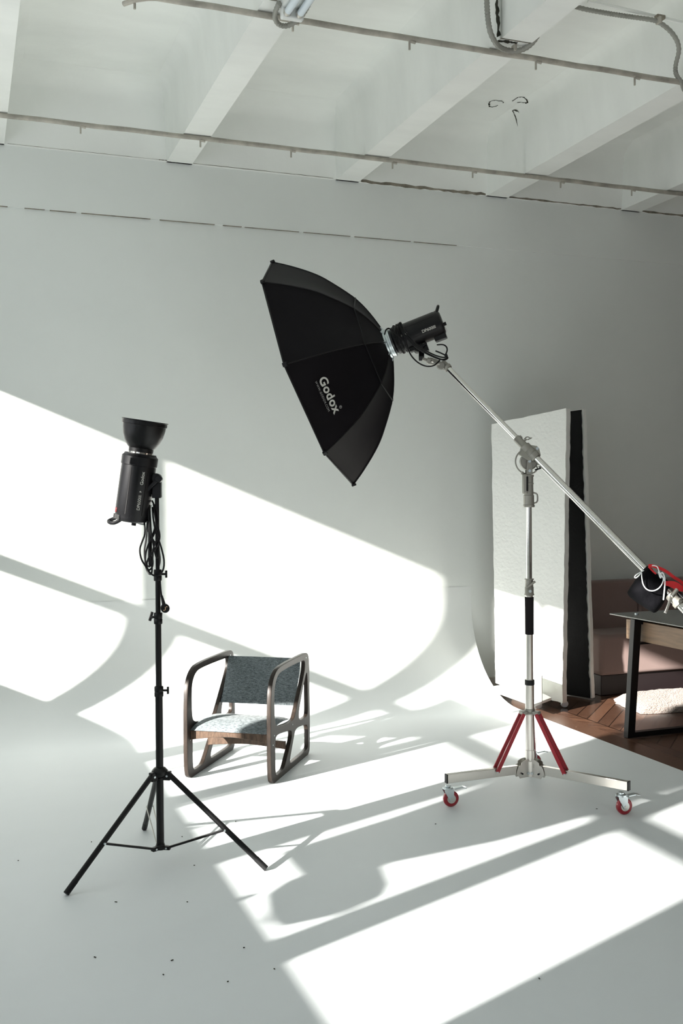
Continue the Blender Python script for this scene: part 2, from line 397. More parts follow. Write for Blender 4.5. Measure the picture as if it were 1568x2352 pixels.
mb = MB(); crack((2.355, JY-.02, ZS), (2.335, JY-.02, ZSLAB), .013, (1, .3, 0), 30, 1.0)
crack((2.37, JY+.02, ZS-.002), (2.47, JY+.01, ZS-.002), .012, (0, 0, 1), 12, 1.2)
struct('trim_5', mb, 'soot', smooth=False)

# ---- soot rings on the ceiling slab
def ceil_z(x):
    q = min((a-x for a, b in ribs if a > x), default=9.)
    kn = [(.0, ZSLAB-.16), (.030, ZSLAB-.10), (.036, ZSLAB-.06), (.050, ZSLAB-.028), (.072, ZSLAB-.008), (.100, ZSLAB-.0005)]
    for (a, za), (b, zb) in zip(kn, kn[1:]):
        if a <= q <= b: return za+(zb-za)*(q-a)/(b-a)
    return ZSLAB
def ring_stain(cx, cy, rx, ry, gap0, w_, rot):
    k0 = len(mb.v); n_ = 34
    for i in range(n_+1):
        t = gap0+(2*math.pi-.9)*i/n_; rr = 1+.16*math.sin(3*t+cx)+random.uniform(-.05, .05)
        ww = w_*(.25+random.random()*1.2)
        for s_ in (-1, 1):
            x = (rx*rr+s_*ww)*math.cos(t); y = (ry*rr+s_*ww)*math.sin(t)
            X_ = cx+x*math.cos(rot)-y*math.sin(rot); mb.v.append(V((X_, cy+x*math.sin(rot)+y*math.cos(rot), ceil_z(X_)-.0025)))
    for i in range(n_): mb.f.append([k0+2*i, k0+2*i+1, k0+2*i+3, k0+2*i+2])
for k_, (px, py, rx, ry) in enumerate([(1137, 237, .042, .055), (1194, 229, .042, .045), (1206, 251, .052, .070)]):
    mb = MB(); c = onz(px, py, ZSLAB); ring_stain(c.x, c.y, rx, ry, .5+k_*1.3, .0045+.003*(k_ == 2), k_*.6)
    if k_ == 2:
        ring_stain(c.x+.03, c.y-.05, .03, .04, 2, .003, 0)
    tag(struct('trim_%d' % (6+k_), mb, 'soot', smooth=False))

# ================================================================ CEILING SERVICES
def pipe_thing(y, x0, x1, name_label, hang, r=.0135):
    z = ZS-r-.002
    t = thing('ceiling_pipe', (x0, y, z), name_label, 'pipe')
    obj('pipe_run', MB().tube([V((x0+(x1-x0)*i/40, y+.002*math.sin(i*1.7), z+.0012*math.sin(i*2.3))) for i in range(41)], r, 12), 'pipe', t)
    for px, py in hang:
        h = ony(px, py, y); h.z = z
        m_ = MB().cyl(h+V((0, 0, -.006)), h+V((0, 0, -.052)), .0052, n=10).cyl(h+V((0, -.004, -.014)), h+V((.028, -.004, -.018)), .0065, n=10)
        obj('hanger_bolt', m_, 'pipe', t)
    return t
pipe_thing(5.966, -.05, XR-.05, 'thin rusty white pipe under the ceiling ribs, nearer the back wall', [(185, 291), (460, 322), (668, 346), (901, 372), (1085, 396), (1287, 420), (1450, 440)])
pt = pipe_thing(4.355, .62, XR-.05, 'thin rusty pipe crossing the top of the picture under the ceiling ribs', [(672, 55), (940, 95), (1230, 140), (1457, 178)])
a = onz(284, 9, ZS-.02); b = onz(322, -4, ZS-.02)
t = thing('pipe_stub', a, 'short angled rusty pipe stub at the top left of the ceiling', 'pipe')
obj('stub_tube', MB().tube([a, b, b+V((.12, 0, .02)), b+V((.2, .02, .06))], .011, 10, smooth=1), 'pipe', t)
h = onz(309, 2, ZS-.02); obj('hanger_bolt', MB().cyl(h+V((0, 0, .002)), h+V((0, 0, -.035)), .0055, n=8), 'pipe', t)

def conduit(name, pts, r, label, clamps=()):
    t = thing(name, pts[0], label, 'conduit')
    obj('corrugated_hose', MB().tube(pts, r, 10, smooth=3, rib=.0065), 'conduit', t)
    for c in clamps: obj('clamp', MB().box(c, (.014, .034, .034)), 'pipe', t, bevel=.003)
    return t
c1 = [V((2.285, 4.22, ZSLAB-.02)), V((2.285, 4.22, 3.75)), V((2.29, 4.215, 3.56)), V((2.34, 4.24, 3.500)), V((2.42, 4.30, 3.505)), V((2.50, 4.29, 3.505)), V((2.545, 4.25, 3.53)), V((2.56, 4.20, 3.575))]
conduit('flexible_conduit', c1, .0135, 'grey flexible conduit bending under a ceiling rib at the sooty joint', [V((2.47, 4.29, 3.518))])
def onx(px, py, x):
    r_ = ray(px, py); return O+r_*(x/r_.x)
c2 = [onz(1320, 15, 3.90), onz(1345, 22, 3.89), onz(1420, 35, 3.85), onz(1490, 44, 3.80), onz(1512, 49, 3.79), onz(1545, 75, 3.72), onz(1562, 110, 3.66), onz(1550, 150, 3.60), onz(1551, 172, 3.55), onz(1566, 190, 3.505), V((3.56, 4.42, 3.492)), V((3.7, 4.38, 3.50))]
conduit('flexible_conduit', c2, .0125, 'grey flexible conduit curving down at the top right corner to the pipe', [onz(1512, 47, 3.79)])
a = onz(1350, 2, 3.90); b = onz(1568, 52, 3.81)
t = thing('wire_duct', a, 'thin painted rod fixed to the ceiling slab above the curving conduit', 'rod')
obj('rod', MB().tube([a, a.lerp(b, .5), b], .009, 8), 'ceil', t)
mb = MB().box(onz(1515, 40, 3.82), (.05, .03, .02)); obj('bracket', mb, 'dirt', t, bevel=.004)

# fluorescent lamp under the second rib
lx = 1.345; t = thing('ceiling_lamp', (lx, 3.6, ZS), 'white twin fluorescent batten lamp under a ceiling rib at the top edge', 'lamp')
obj('housing', MB().bb(lx-.05, lx+.05, 3.05, 4.24, ZS-.045, ZS-.002), 'white', t, bevel=.012)
for s_ in (-1, 1):
    tb = obj('tube', MB().cyl((lx+s_*.028, 3.08, ZS-.066), (lx+s_*.028, 4.18, ZS-.066), .016), 'tube', t)
    obj('end_cap', MB().cyl((lx+s_*.028, 4.18, ZS-.066), (lx+s_*.028, 4.205, ZS-.066), .0165), 'steel', tb)
for s_ in (-1,):
    obj('lamp_holder', MB().bb(lx-.05, lx+.05, 4.20, 4.235, ZS-.085, ZS-.03), 'white', t, bevel=.008)
cl = [V((lx-.062, 4.20, ZS-.03)), V((lx-.066, 4.27, ZS-.05)), V((lx-.035, 4.315, ZS-.07)), V((lx+.02, 4.32, ZS-.065)), V((lx+.07, 4.27, ZS-.03)), V((lx+.085, 4.15, ZS+.03))]
conduit('flexible_conduit', cl, .012, 'grey flexible conduit looped round the end of the fluorescent lamp')

# ================================================================ GENERIC PARTS
def up_of(axis, hint):
    axis = V(axis).normalized(); h = V(hint); h = (h-axis*h.dot(axis)).normalized(); return h
def wrap_text(mb, o, a, nrm, r):
    """lay lettering on a cylinder: a = reading direction along the axis, nrm = outward direction at the middle"""
    side = nrm.cross(a)
    mb.v = [o+a*p.x+(nrm*math.cos(p.y/r)+side*math.sin(p.y/r))*(r+p.z) for p in mb.v]; return mb
def strobe(root, o, fw, face, low, reading, words, big=1.0):
    """studio flash: o = centre of the front mount, fw = where it points, face = side with lettering, low = side with the bracket"""
    fw = V(fw).normalized(); face = up_of(fw, face); low = up_of(fw, low); rb = .0655
    prof = [(.0, -.262), (.050, -.262), (.060, -.256), (.0640, -.245), (.0640, -.235), (rb, -.232), (rb, -.046), (.0685, -.044), (.0685, -.012), (.0655, -.010), (.0600, -.003), (.0600, .0)]
    body = obj('body', MB().lathe(o, fw, prof, 48), 'plastic', root, angle=30)
    obj('mount_ring', MB().lathe(o, fw, [(.048, -.002), (.048, .006), (.044, .008), (.044, .012)], 48), 'chrome', root)
    mb_ = MB()
    sd = fw.cross(face)
    # raised side rail with lettering
    for s_ in (-.36, .62):
        c = face*math.cos(s_)+sd*math.sin(s_); mb_.box(o+fw*-.142+c*(rb+.0002), (.178, .0022, .0016), fw, fw.cross(c), c)
    obj('side_seam', mb_, 'rubber', root)
    obj('latch', MB().box(o+fw*-.03+(face*math.cos(-.25)+sd*math.sin(-.25))*.0685, (.024, .030, .004), fw, fw.cross(face), face), 'plastic', root, bevel=.002)
    # red mains switch and the vent grille at the tail
    c = face*math.cos(-1.12)+sd*math.sin(-1.12) if reading > 0 else face*math.cos(2.2)+sd*math.sin(2.2)
    obj('switch', MB().box(o+fw*-.222+c*.0655, (.018, .012, .004), fw, fw.cross(c), c), 'redswitch', root, bevel=.001)
    mb_ = MB()
    for i in range(6):
        s_ = (i-2.5)*.010; mb_.box(o+fw*-.247+c*.062+fw.cross(c)*s_, (.018, .0035, .004), fw, fw.cross(c), c)
    obj('vent_grille', mb_, 'grille', root)
    # tail knob and sockets
    obj('knob', MB().cyl(o+fw*-.262+low*.012, o+fw*-.276+low*.012, .009), 'plastic', root)
    obj('socket', MB().box(o+fw*-.264+low*.042, (.012, .03, .02), fw, fw.cross(low), low), 'white', root, bevel=.002)
    for s2, wd in words:
        tm = text_mb(s2['t'], s2['size'], s2.get('bold', 0), .0004, s2.get('sp', 1.0))
        wrap_text(tm, o+fw*s2['z'], fw*reading, (face*math.cos(s2['ang'])+sd*math.sin(s2['ang'])).normalized(), rb+.0006)
        obj(wd, tm, s2.get('m', 'print'), root, smooth=False)
    return rb

# ================================================================ LEFT STROBE ON BLACK STAND
PX, PY = .687, 3.89
def lz(py): return zat(PX, PY, py)
st = thing('light_stand', (PX, PY, 0), 'black telescopic tripod light stand carrying the bare flash at left', 'light stand')
obj('pole_base', MB().cyl((PX, PY, .065), (PX, PY, lz(1600)), .0145), 'black', st)
obj('pole_middle', MB().cyl((PX, PY, lz(1600)), (PX, PY, lz(1425)), .0118), 'black', st)
obj('pole_upper', MB().cyl((PX, PY, lz(1425)), (PX, PY, lz(1325)), .0098), 'black', st)
obj('pole_top', MB().cyl((PX, PY, lz(1325)), (PX, PY, lz(1140)), .0080), 'black', st)
for y0, y1, r_, side in ((1576, 1600, .0175, 1), (1407, 1433, .0165, -1), (1308, 1334, .0155, 1)):
    z0, z1 = lz(y1), lz(y0)
    c_ = obj('collar', MB().lathe((PX, PY, z0), (0, 0, 1), [(r_*.92, 0), (r_, .003), (r_, (z1-z0)*.42), (r_*.93, (z1-z0)*.47), (r_, (z1-z0)*.52), (r_, z1-z0-.003), (r_*.9, z1-z0)], 28), 'black', st)
    zc = (z0+z1)/2+.004; a = V((PX, PY, zc))+R*side*r_; b = a+R*side*.014
    k_ = MB().cyl(a-R*side*.004, b, .0045, n=12).box(b+R*side*.003, (.008, .009, .028), R, R.cross(V((0, 0, 1))), V((0, 0, 1)))
    if side < 0: k_ = MB().cyl(a, b, .005, n=12).bar(b+V((-.002, 0, -.014)), b+V((.008, 0, .020)), .008, .011)
    obj('wing_knob', k_, 'black', c_, bevel=.0015)
# spreader hub
zt = lz(1772)
obj('top_hub', MB().lathe((PX, PY, zt-.028), (0, 0, 1), [(.020, 0), (.021, .006), (.019, .008), (.027, .014), (.031, .026), (.031, .032), (.022, .043), (.016, .046)], 32), 'black', st)
zl = lz(1946)
feet = [onz(155, 2056), onz(608, 1999), onz(332, 1907)]
for i, ft in enumerate(feet):
    d = V((ft.x-PX, ft.y-PY, 0)).normalized(); side = d.cross(V((0, 0, 1)))
    top = V((PX, PY, zt-.008))+d*.036; foot = V((ft.x, ft.y, .012))
    brk = obj('leg_clevis', MB().box(V((PX, PY, zt-.014))+d*.030, (.030, .022, .034), d, side), 'black', st, bevel=.003)
    obj('rivet', MB().cyl(V((PX, PY, zt-.014))+d*.032-side*.0125, V((PX, PY, zt-.014))+d*.032+side*.0125, .004, n=12), 'zinc', brk)
    lg = obj('leg', MB().cyl(top, foot, .0105, n=20), 'black', st)
    ax = (foot-top).normalized()
    obj('rubber_foot', MB().cyl(foot-ax*.045, foot+ax*.008, .0112, n=20), 'rubber', lg)
    hub = V((PX, PY, zl))+d*.026
    L_ = (foot-top).length; m_ = top+ax*(L_*.600)
    if i == 2:
        obj('brace', MB().bar(hub-side*.009, m_-side*.014, .0025, .008).bar(hub+side*.009, m_+side*.014, .0025, .008), 'steel', st)
    else:
        obj('brace', MB().bar(hub, m_+d*-.0, .013, .0085), 'black', st, bevel=.001)
    obj('rivet', MB().cyl(m_-side*.015, m_+side*.015, .0042, n=12), 'zinc', lg)
    bh = obj('lower_bracket', MB().box(V((PX, PY, zl))+d*.022, (.036, .019, .015), d, side), 'black', st, bevel=.003)
    obj('rivet', MB().cyl(hub-side*.011, hub+side*.011, .0036, n=12), 'zinc', bh)
obj('bottom_hub', MB().lathe((PX, PY, zl-.008), (0, 0, 1), [(.012, 0), (.020, .002), (.020, .014), (.0165, .018), (.0165, .022)], 28), 'black', st)

top = at(330.5, 985, 3.88); bot = at(301, 1198, 3.90); fw = (top-bot).normalized()
f1 = thing('studio_flash', bot, 'black studio flash with bowl reflector pointing up on the black tripod stand', 'flash')
o_ = bot+fw*.262
strobe(f1, o_, fw, -F+R*.15, R+F*.6, 1, [({'t': 'Godox', 'size': .0175, 'z': -.090, 'ang': .36, 'bold': .0003}, 'brand_lettering'),
                                    ({'t': 'DP600III', 'size': .0165, 'z': -.182, 'ang': .36, 'm': 'print'}, 'model_lettering'),
                                    ({'t': 'B', 'size': .0095, 'z': -.140, 'ang': .36, 'm': 'print', 'bold': .0008}, 'model_lettering')])
rf = obj('reflector', MB().lathe(o_, fw, [(.046, .004), (.047, .020), (.052, .024), (.066, .045), (.076, .070), (.0805, .095), (.0815, .108), (.0850, .109), (.0850, .122), (.0880, .124), (.0880, .1265), (.0835, .1262), (.0800, .112), (.073, .070), (.050, .030), (.030, .022), (.001, .022)], 56, cap=False), 'black', f1, angle=28)
obj('inner_face', MB().lathe(o_, fw, [(.082, .120), (.0785, .100), (.072, .070), (.049, .031), (.001, .026)], 48, cap=False), 'steel', rf)
# handle loop at the tail
hd = MB(); c = bot+fw*.004; hl = -R
hp = [c+hl*.020+fw*.016+F*-.028, c+hl*.050-fw*.008+F*-.030, c+hl*.072-fw*.010+F*-.022, c+hl*.092-fw*.002+F*.012, c+hl*.074+fw*.006+F*.022, c+hl*.045+fw*.022+F*.02]
obj('handle', hd.tube(hp, .0075, 10, smooth=2), 'plastic', f1)
# tilt bracket
bk = V((PX, PY, lz(1120)))
k_ = MB().box(bk+V((0, 0, -.004)), (.034, .030, .072), R, V((0, 0, 1)).cross(R)).cyl(bk+V((0, 0, .036))-F*.02, bk+V((0, 0, .036))+F*.02, .018)
k_.bar(bk+V((0, 0, .036)), o_+fw*-.09+R*.060, .026, .026).bar(bk+V((0, 0, -.01)), o_+fw*-.15+R*.060, .022, .02)
obj('tilt_bracket', k_, 'plastic', f1, bevel=.003)
a = bk+V((0, 0, .032))-F*.026+R*.012; b = a-R*.050+V((0, 0, -.046))
obj('tilt_lever', MB().cyl(a-F*-.012, a-F*.010, .0135).bar(a, b, .011, .014), 'plastic', f1, bevel=.002)
# looped mains cable
ca = thing('power_cable', bot, 'black mains cable hanging in loose loops from the left flash', 'cable')
def L(px, py, dd=0.0): return at(px, py, 3.885+dd)
loops = [[L(344, 1150, .03), L(330, 1190, .0), L(334, 1225, -.02), L(326, 1245, -.03), L(320, 1262, -.03), L(324, 1285, -.03), L(334, 1300, -.02), L(345, 1318, -.02), L(360, 1325, -.022), L(374, 1314, -.02), L(378, 1290, -.02), L(370, 1255, -.025), L(358, 1225, -.02), L(352, 1195, -.02), L(350, 1165, .0)],
         [L(352, 1155, .0), L(358, 1200, -.02), L(366, 1220, -.022), L(367, 1240, -.02), L(356, 1262, -.03), L(341, 1280, -.03), L(335, 1300, -.02), L(342, 1312, -.01), L(352, 1300, .01), L(349, 1270, .02), L(345, 1240, .02), L(342, 1205, .015), L(340, 1170, .01)],
         [L(349, 1150, .01), L(362, 1175, -.01), L(364, 1205, -.015), L(350, 1235, -.02), L(340, 1250, -.02), L(332, 1280, .0), L(336, 1310, .01), L(346, 1322, .0), L(350, 1310, -.03), L(346, 1275, -.03), L(341, 1250, -.02), L(354, 1222, .01), L(359, 1190, .01), L(355, 1160, .01)],
         [L(346, 1160, .02), L(338, 1200, .02), L(336, 1240, .025), L(331, 1262, .02), L(333, 1290, .02), L(342, 1305, -.015), L(350, 1290, -.03), L(352, 1255, -.03), L(363, 1235, -.025), L(365, 1262, .01), L(368, 1290, .02), L(362, 1310, .02)],
         [L(343, 1195, .01), L(339, 1220, .01), L(350, 1238, .01), L(366, 1262, .0), L(360, 1290, -.02), L(350, 1240, -.025), L(345, 1210, -.02)]]
for l_ in loops: obj('cable_loop', MB().tube(l_, .0034, 8, smooth=2), 'rubber', ca)
obj('coil', MB().tube([L(341, 1160), L(343, 1200), L(345, 1240, -.01), L(344, 1280, -.01), L(346, 1300)], .0075, 8, smooth=2), 'rubber', ca)
obj('tail_cable', MB().tube([L(366, 1310, .01), L(368, 1345, .0), L(370, 1365, -.012), L(374, 1384, -.015)], .0034, 8, smooth=2), 'rubber', ca)
pc = L(379, 1397, -.02); pn = (-F+R*.25).normalized()
pg = obj('plug', MB().cyl(L(371, 1368, -.012), L(376, 1388, -.015), .0045, .007, n=14).cyl(pc+pn*-.014, pc+pn*.012, .0165, n=28), 'rubber', ca)
obj('contact', MB().box(pc+pn*.0125+U*.0, (.003, .012, .002), R, U, pn), 'brass', pg)
for s_ in (-1, 1): obj('prong', MB().cyl(pc+pn*.010+(U*.8+R*.6)*s_*.0085, pc+pn*.016+(U*.8+R*.6)*s_*.0085, .0024, n=10), 'brass', pg)

# ================================================================ BOOM STAND
BX, BY = 2.455, 4.148
def rz(py): return zat(BX, BY, py)
bs = thing('boom_stand', (BX, BY, 0), 'steel rolling boom stand with red braces and three red wheels', 'light stand')
Zv = V((0, 0, 1))
def seg_(name, y0, y1, r_, m_='steel', n=32, par=None, **k):
    return obj(name, MB().lathe((BX, BY, rz(y1)), Zv, [(r_, 0), (r_, rz(y0)-rz(y1))], n), m_, par or bs, **k)
seg_('pole_base', 1560, 1770, .0205)
obj('pole_middle', MB().cyl((BX, BY, rz(1565)), (BX, BY, rz(1360)), .0165, n=32), 'steel', bs)
obj('pole_upper', MB().cyl((BX, BY, rz(1365)), (BX, BY, rz(1160)), .0130, n=32), 'chrome', bs)
seg_('grip', 1371, 1457, .0205, 'foam', bevel=.002)
seg_('clip_ring', 1561, 1573, .0225, 'rubber', bevel=.001)
z0, z1 = rz(1368), rz(1329)
lk = obj('lock_collar', MB().lathe((BX, BY, z0), Zv, [(.018, 0), (.023, .003), (.023, .007), (.0205, .010), (.0205, .040), (.0185, .042), (.0185, z1-z0-.006), (.022, z1-z0-.004), (.022, z1-z0)], 10), 'cast', bs, angle=50)
a = V((BX, BY, (z0+z1)/2+.012))-F*.022; obj('lock_lever', MB().bar(a-R*.016-Zv*.012, a+R*.024+Zv*.016, .010, .010, up=F), 'cast', lk, bevel=.002)
a = V((BX, BY, z0+.022))-F*.020; obj('lock_screw', MB().cyl(a, a-F*.006, .007, n=18), 'zinc', lk)
# receiver head
z0 = rz(1165)
hd = obj('receiver_head', MB().lathe((BX, BY, z0), Zv, [(.025, 0), (.0265, .002), (.0265, .010), (.0245, .012), (.0240, .055), (.0215, .057), (.0205, .105), (.0225, .107), (.0225, .112), (.0205, .114), (.0205, .140), (.0235, .142), (.0235, .150), (.010, .152)], 40), 'cast', bs, angle=40)
c = V((BX, BY, z0+.108))-R*.020-F*.012
sl_ = MB().box(c, (.022, .030, .092), R, F)
obj('socket_block', sl_, 'cast', hd, bevel=.006, seg=3)
obj('slot', MB().box(c+R*.008-F*.016, (.008, .004, .068), R, F), 'black', hd, bevel=.003)
obj('socket_tab', MB().box(c-R*.012+Zv*.050, (.010, .012, .014), R, F), 'cast', hd, bevel=.002)
c = V((BX, BY, z0+.038))+R*.030
hh = [c+R*-.010+Zv*.030, c+R*.008+Zv*.024, c+R*.011+Zv*.012, c+R*.010-Zv*.014, c-R*.008-Zv*.020]
obj('side_handle', MB().tube(hh, .0038, 8, smooth=1), 'cast', hd)
# swivel: fork, disc and slotted arc
pc = V((BX, BY, rz(1060))); nf = -F
fk = MB()
for s_ in (-1, 1):
    cc = pc+nf*s_*.018
    fk.prism([cc+R*-.014-Zv*.060, cc+R*.014-Zv*.060, cc+R*.013-Zv*.03, cc+R*.010+Zv*.002, cc+R*.004+Zv*.009, cc+R*-.004+Zv*.009, cc+R*-.010+Zv*.002, cc+R*-.013-Zv*.03], nf*.005)
fork = obj('fork', fk, 'cast', bs, bevel=.0015)
for dz in (0, -.044): obj('bolt', MB().cyl(pc+nf*.022+Zv*dz, pc+nf*.027+Zv*dz, .0065, n=20), 'zinc', fork)
dc = obj('tilt_disc', MB().lathe(pc-nf*.014, nf, [(.040, 0), (.0405, .004), (.0405, .024), (.038, .026), (.036, .022), (.008, .022)], 48), 'cast', bs)
arc = [pc+R*(-.003+.058*math.cos(t))+Zv*(.0+.058*math.sin(t)) for t in [math.radians(x) for x in range(118, 292, 8)]]
arc += [pc+R*.028-Zv*.050, pc+R*.042-Zv*.034, pc+R*.036-Zv*.020]
obj('slotted_arc', MB().tube(arc, .0035, 8, smooth=1), 'cast', bs)
a = pc+R*.026-Zv*.040+nf*.016; obj('tilt_lever', MB().bar(a, a+R*.052+Zv*.016, .007, .007).cyl(pc+R*.050-Zv*.005, pc+R*.050-Zv*.028, .004, n=10), 'black', bs, bevel=.001)
# boom
T_ = at(1029, 846, 5.0); Pm = at(1215, 1036, 4.74)
bd = (Pm-T_).normalized(); wv = bd.cross(F).normalized()
if wv.z < 0: wv = -wv
def onboom(s_): return T_+bd*s_
def s_at(px):
    best = 0; 
    for i in range(0, 3000):
        p = onboom(i*.001)-O
        if 784+FPX*p.dot(R)/p.dot(F) >= px: return i*.001
    return 3.
sP = s_at(1213)
obj('boom_tube_front', MB().cyl(onboom(-.03), onboom(sP), .0130, n=32), 'chrome', bs)
sE = s_at(1560)+.34
obj('boom_tube_rear', MB().cyl(onboom(sP-.01), onboom(sE), .0163, n=32), 'chrome', bs)
cl_ = obj('boom_clamp', MB().lathe(onboom(sP-.085), bd, [(.0170, 0), (.0185, .002), (.0185, .055), (.0200, .058), (.0250, .060), (.0250, .084), (.0235, .086), (.0235, .089), (.0250, .091), (.0265, .110), (.0240, .112), (.0240, .115), (.0265, .117), (.0255, .138), (.0225, .142)], 36), 'cast', bs, angle=40)
c = onboom(sP+.012)+wv*.024
obj('clamp_lug', MB().prism([c-bd*.030-wv*.004-F*.012, c-bd*.002+wv*.016-F*.012, c+bd*.014+wv*.016-F*.012, c+bd*.046-wv*.002-F*.012], F*.024), 'cast', cl_, bevel=.002)
obj('bolt', MB().cyl(c+bd*.008+wv*.008-F*.012, c+bd*.008+wv*.008-F*.018, .0068, n=20), 'zinc', cl_)
c = onboom(sP+.0)-wv*.026
obj('clamp_base', MB().prism([c-bd*.035+wv*.010+F*.010, c+bd*.045+wv*.006+F*.010, c+bd*.040-wv*.010+F*.010, c-bd*.012-wv*.022+F*.010], -F*.026), 'cast', cl_, bevel=.002)
c = onboom(sP-.060)+wv*.020
obj('thumb_screw', MB().box(c+wv*-.002-bd*.012, (.014, .014, .012), bd, F).cyl(c-wv*.004+bd*.01, c+wv*.010+bd*.012, .004, n=12).tube([c+wv*.002+bd*.004, c+wv*.020+bd*.002, c+wv*.026+bd*.020, c+wv*.034+bd*.024, c+wv*.010+bd*.016], .0028, 8, smooth=1), 'cast', cl_)
obj('clamp_screw', MB().cyl(onboom(sP-.022)+wv*.010-F*.016, onboom(sP-.022)+wv*.010-F*.021, .004, n=14), 'zinc', cl_)
# boom tip fitting: gear, clamp and grip neck
tp = obj('tip_collar', MB().lathe(onboom(-.020), bd, [(.015, -.024), (.017, -.020), (.018, .006), (.0215, .008), (.0215, .018), (.019, .020), (.019, .024)], 10), 'cast', bs, angle=50)
g0 = at(1012, 840, 4.99); gb = MB().cyl(g0+F*.008, g0-F*.010, .0165, n=24)
for i in range(18):
    t_ = 2*math.pi*i/18; dr = R*math.cos(t_)+U*math.sin(t_); gb.box(g0+dr*.0175, (.006, .0026, .016), dr, dr.cross(F), F)
obj('gear', gb, 'cast', tp)
nk0 = at(1004, 834, 4.99); nk1 = at(972, 825, 5.0)
obj('swivel_neck', MB().lathe(nk0, nk1-nk0, [(.012, -.014), (.015, -.004), (.0175, .012), (.0175, .040), (.015, .044), (.015, .052), (.008, .054), (.008, .075)], 24), 'cast', bs)
obj('lock_ring', MB().cyl(at(995, 831, 4.97), at(990, 829, 4.965), .006, n=14), 'steel', bs)
# rear counterweight clamp with a lever
cw0 = s_at(1536)
ct = obj('rear_collar', MB().lathe(onboom(cw0), bd, [(.017, 0), (.023, .004), (.024, .020), (.020, .026), (.020, .040), (.025, .046), (.025, .062), (.017, .066)], 12), 'cast', bs, angle=50)
a = at(1541, 1372, 4.25); b = at(1527, 1408, 4.22)
obj('rear_lever', MB().cyl(a+(R+U)*.030+F*.02, a, .010, .0085, n=20).bar(a, b, .011, .009, up=F), 'steel', ct, bevel=.002)
obj('weight_bar', MB().cyl(onboom(cw0+.01)+wv*.034+F*.02, onboom(cw0+.34)+wv*.034+F*.02, .011, n=20), 'black', ct)

# three legs with red braces and castors
zleg = .128
cst = [V((2.037, 4.131, 0)), V((2.689, 3.751, 0)), V((2.720, 4.555, 0))]
cm = (cst[0]+cst[1]+cst[2])/3
zt = rz(1640)
obj('brace_crown', MB().lathe((BX, BY, zt), Zv, [(.022, 0), (.030, .002), (.030, .008), (.023, .011), (.023, .024), (.021, .026)], 28), 'cast', bs)
obj('gusset_core', MB().lathe((BX, BY, .088), Zv, [(.016, 0), (.027, .004), (.027, .075), (.0235, .078), (.0235, .125)], 28), 'steel', bs)
for i, p in enumerate(cst):
    d = V((p.x-BX, p.y-BY, 0)); Lg = d.length; d.normalize(); sd = d.cross(Zv)
    tip = V((BX, BY, zleg))+d*(Lg+.020)
    lg = obj('leg', MB().bar(V((BX, BY, zleg))+d*.03, tip, .024, .040), 'steel', bs, bevel=.0015)
    obj('end_cap', MB().bar(tip, tip+d*.005, .0245, .041), 'rubber', lg, bevel=.001)
    # gusset plates, notched half-discs
    for s_ in (-1, 1):
        c = V((BX, BY, .112))+sd*s_*.015+d*.018; pts = []
        for k_ in range(0, 19):
            t_ = math.radians(-10+k_*9); rr = .060 if k_ % 6 else .053
            pts.append(c+d*(rr*math.cos(t_)*1.05)+Zv*(rr*math.sin(t_)*1.05))
        pts += [c-d*.012-Zv*.018, c+d*.048-Zv*.022]
        gp_ = obj('gusset_plate', MB().prism(pts, sd*s_*.003), 'steel', bs)
        obj('bolt', MB().cyl(c+sd*s_*.003+d*.004-Zv*.002, c+sd*s_*.0085+d*.004-Zv*.002, .0065, n=6), 'zinc', gp_)
    obj('pin', MB().cyl(V((BX, BY, .112))+d*.056-sd*.026, V((BX, BY, .112))+d*.056+sd*.026, .004, n=12), 'black', bs)
    # red channel brace: two thin side bars
    bt = V((BX, BY, zt+.006))+d*.040; bb_ = V((BX, BY, zleg+.004))+d*.185
    for s_ in (-1, 1):
        obj('red_brace', MB().bar(bt+sd*s_*.014, bb_+sd*s_*.0175, .006, .018, up=sd.cross(bb_-bt)), 'red', bs, bevel=.001)
    obj('crown_lug', MB().box(V((BX, BY, zt+.010))+d*.033, (.034, .032, .016), d, sd), 'cast', bs, bevel=.003)
    obj('bolt', MB().cyl(bb_-sd*.022, bb_+sd*.022, .004, n=12), 'zinc', bs)
def castor(par, c, direction, r=.036, wid=.022, body='redwheel'):
    d = V(direction).normalized(); ax = d.cross(Zv); wc = c+Zv*r
    f_ = obj('castor_fork', MB(), 'zinc', par) if False else None
    m_ = MB()
    for s_ in (-1, 1):
        b0 = wc+ax*s_*(wid/2+.004); tz = c+Zv*(r*2+.010)
        tt = V((tz.x, tz.y, tz.z))+ax*s_*(wid/2+.004)-d*.016
        m_.prism([b0-d*.009-Zv*.008, b0+d*.009-Zv*.008, tt+d*.026-Zv*.008, tt+d*.022, tt-d*.018, tt-d*.018-Zv*.010], ax*s_*.0025)
    top_ = c+Zv*(r*2+.012)-d*.014
    m_.cyl(top_-Zv*.004, top_+Zv*.004, .023, n=24).cyl(top_+Zv*.004, top_+Zv*.014, .012, n=20)
    fk_ = obj('castor_fork', m_, 'zinc', par, bevel=.0008)
    wh = obj('wheel', MB().lathe(wc-ax*wid/2, ax, [(r*.55, 0), (r*.86, 0), (r, wid*.22), (r, wid*.78), (r*.86, wid), (r*.55, wid)], 40), body, fk_)
    obj('hub', MB().lathe(wc-ax*(wid/2+.001), ax, [(r*.56, 0), (r*.56, wid+.002)], 30).lathe(wc-ax*(wid/2+.008), ax, [(.007, 0), (.007, wid+.016)], 6), 'steel', fk_)
    tb_ = top_+d*.03
    br = MB().bar(tb_-Zv*.004, tb_+d*.040+Zv*.002, .026, .006).bar(tb_+d*.034+Zv*.002, tb_+d*.056-Zv*.003, .030, .004)
    obj('brake_pedal', br, 'zinc', fk_, bevel=.0015)
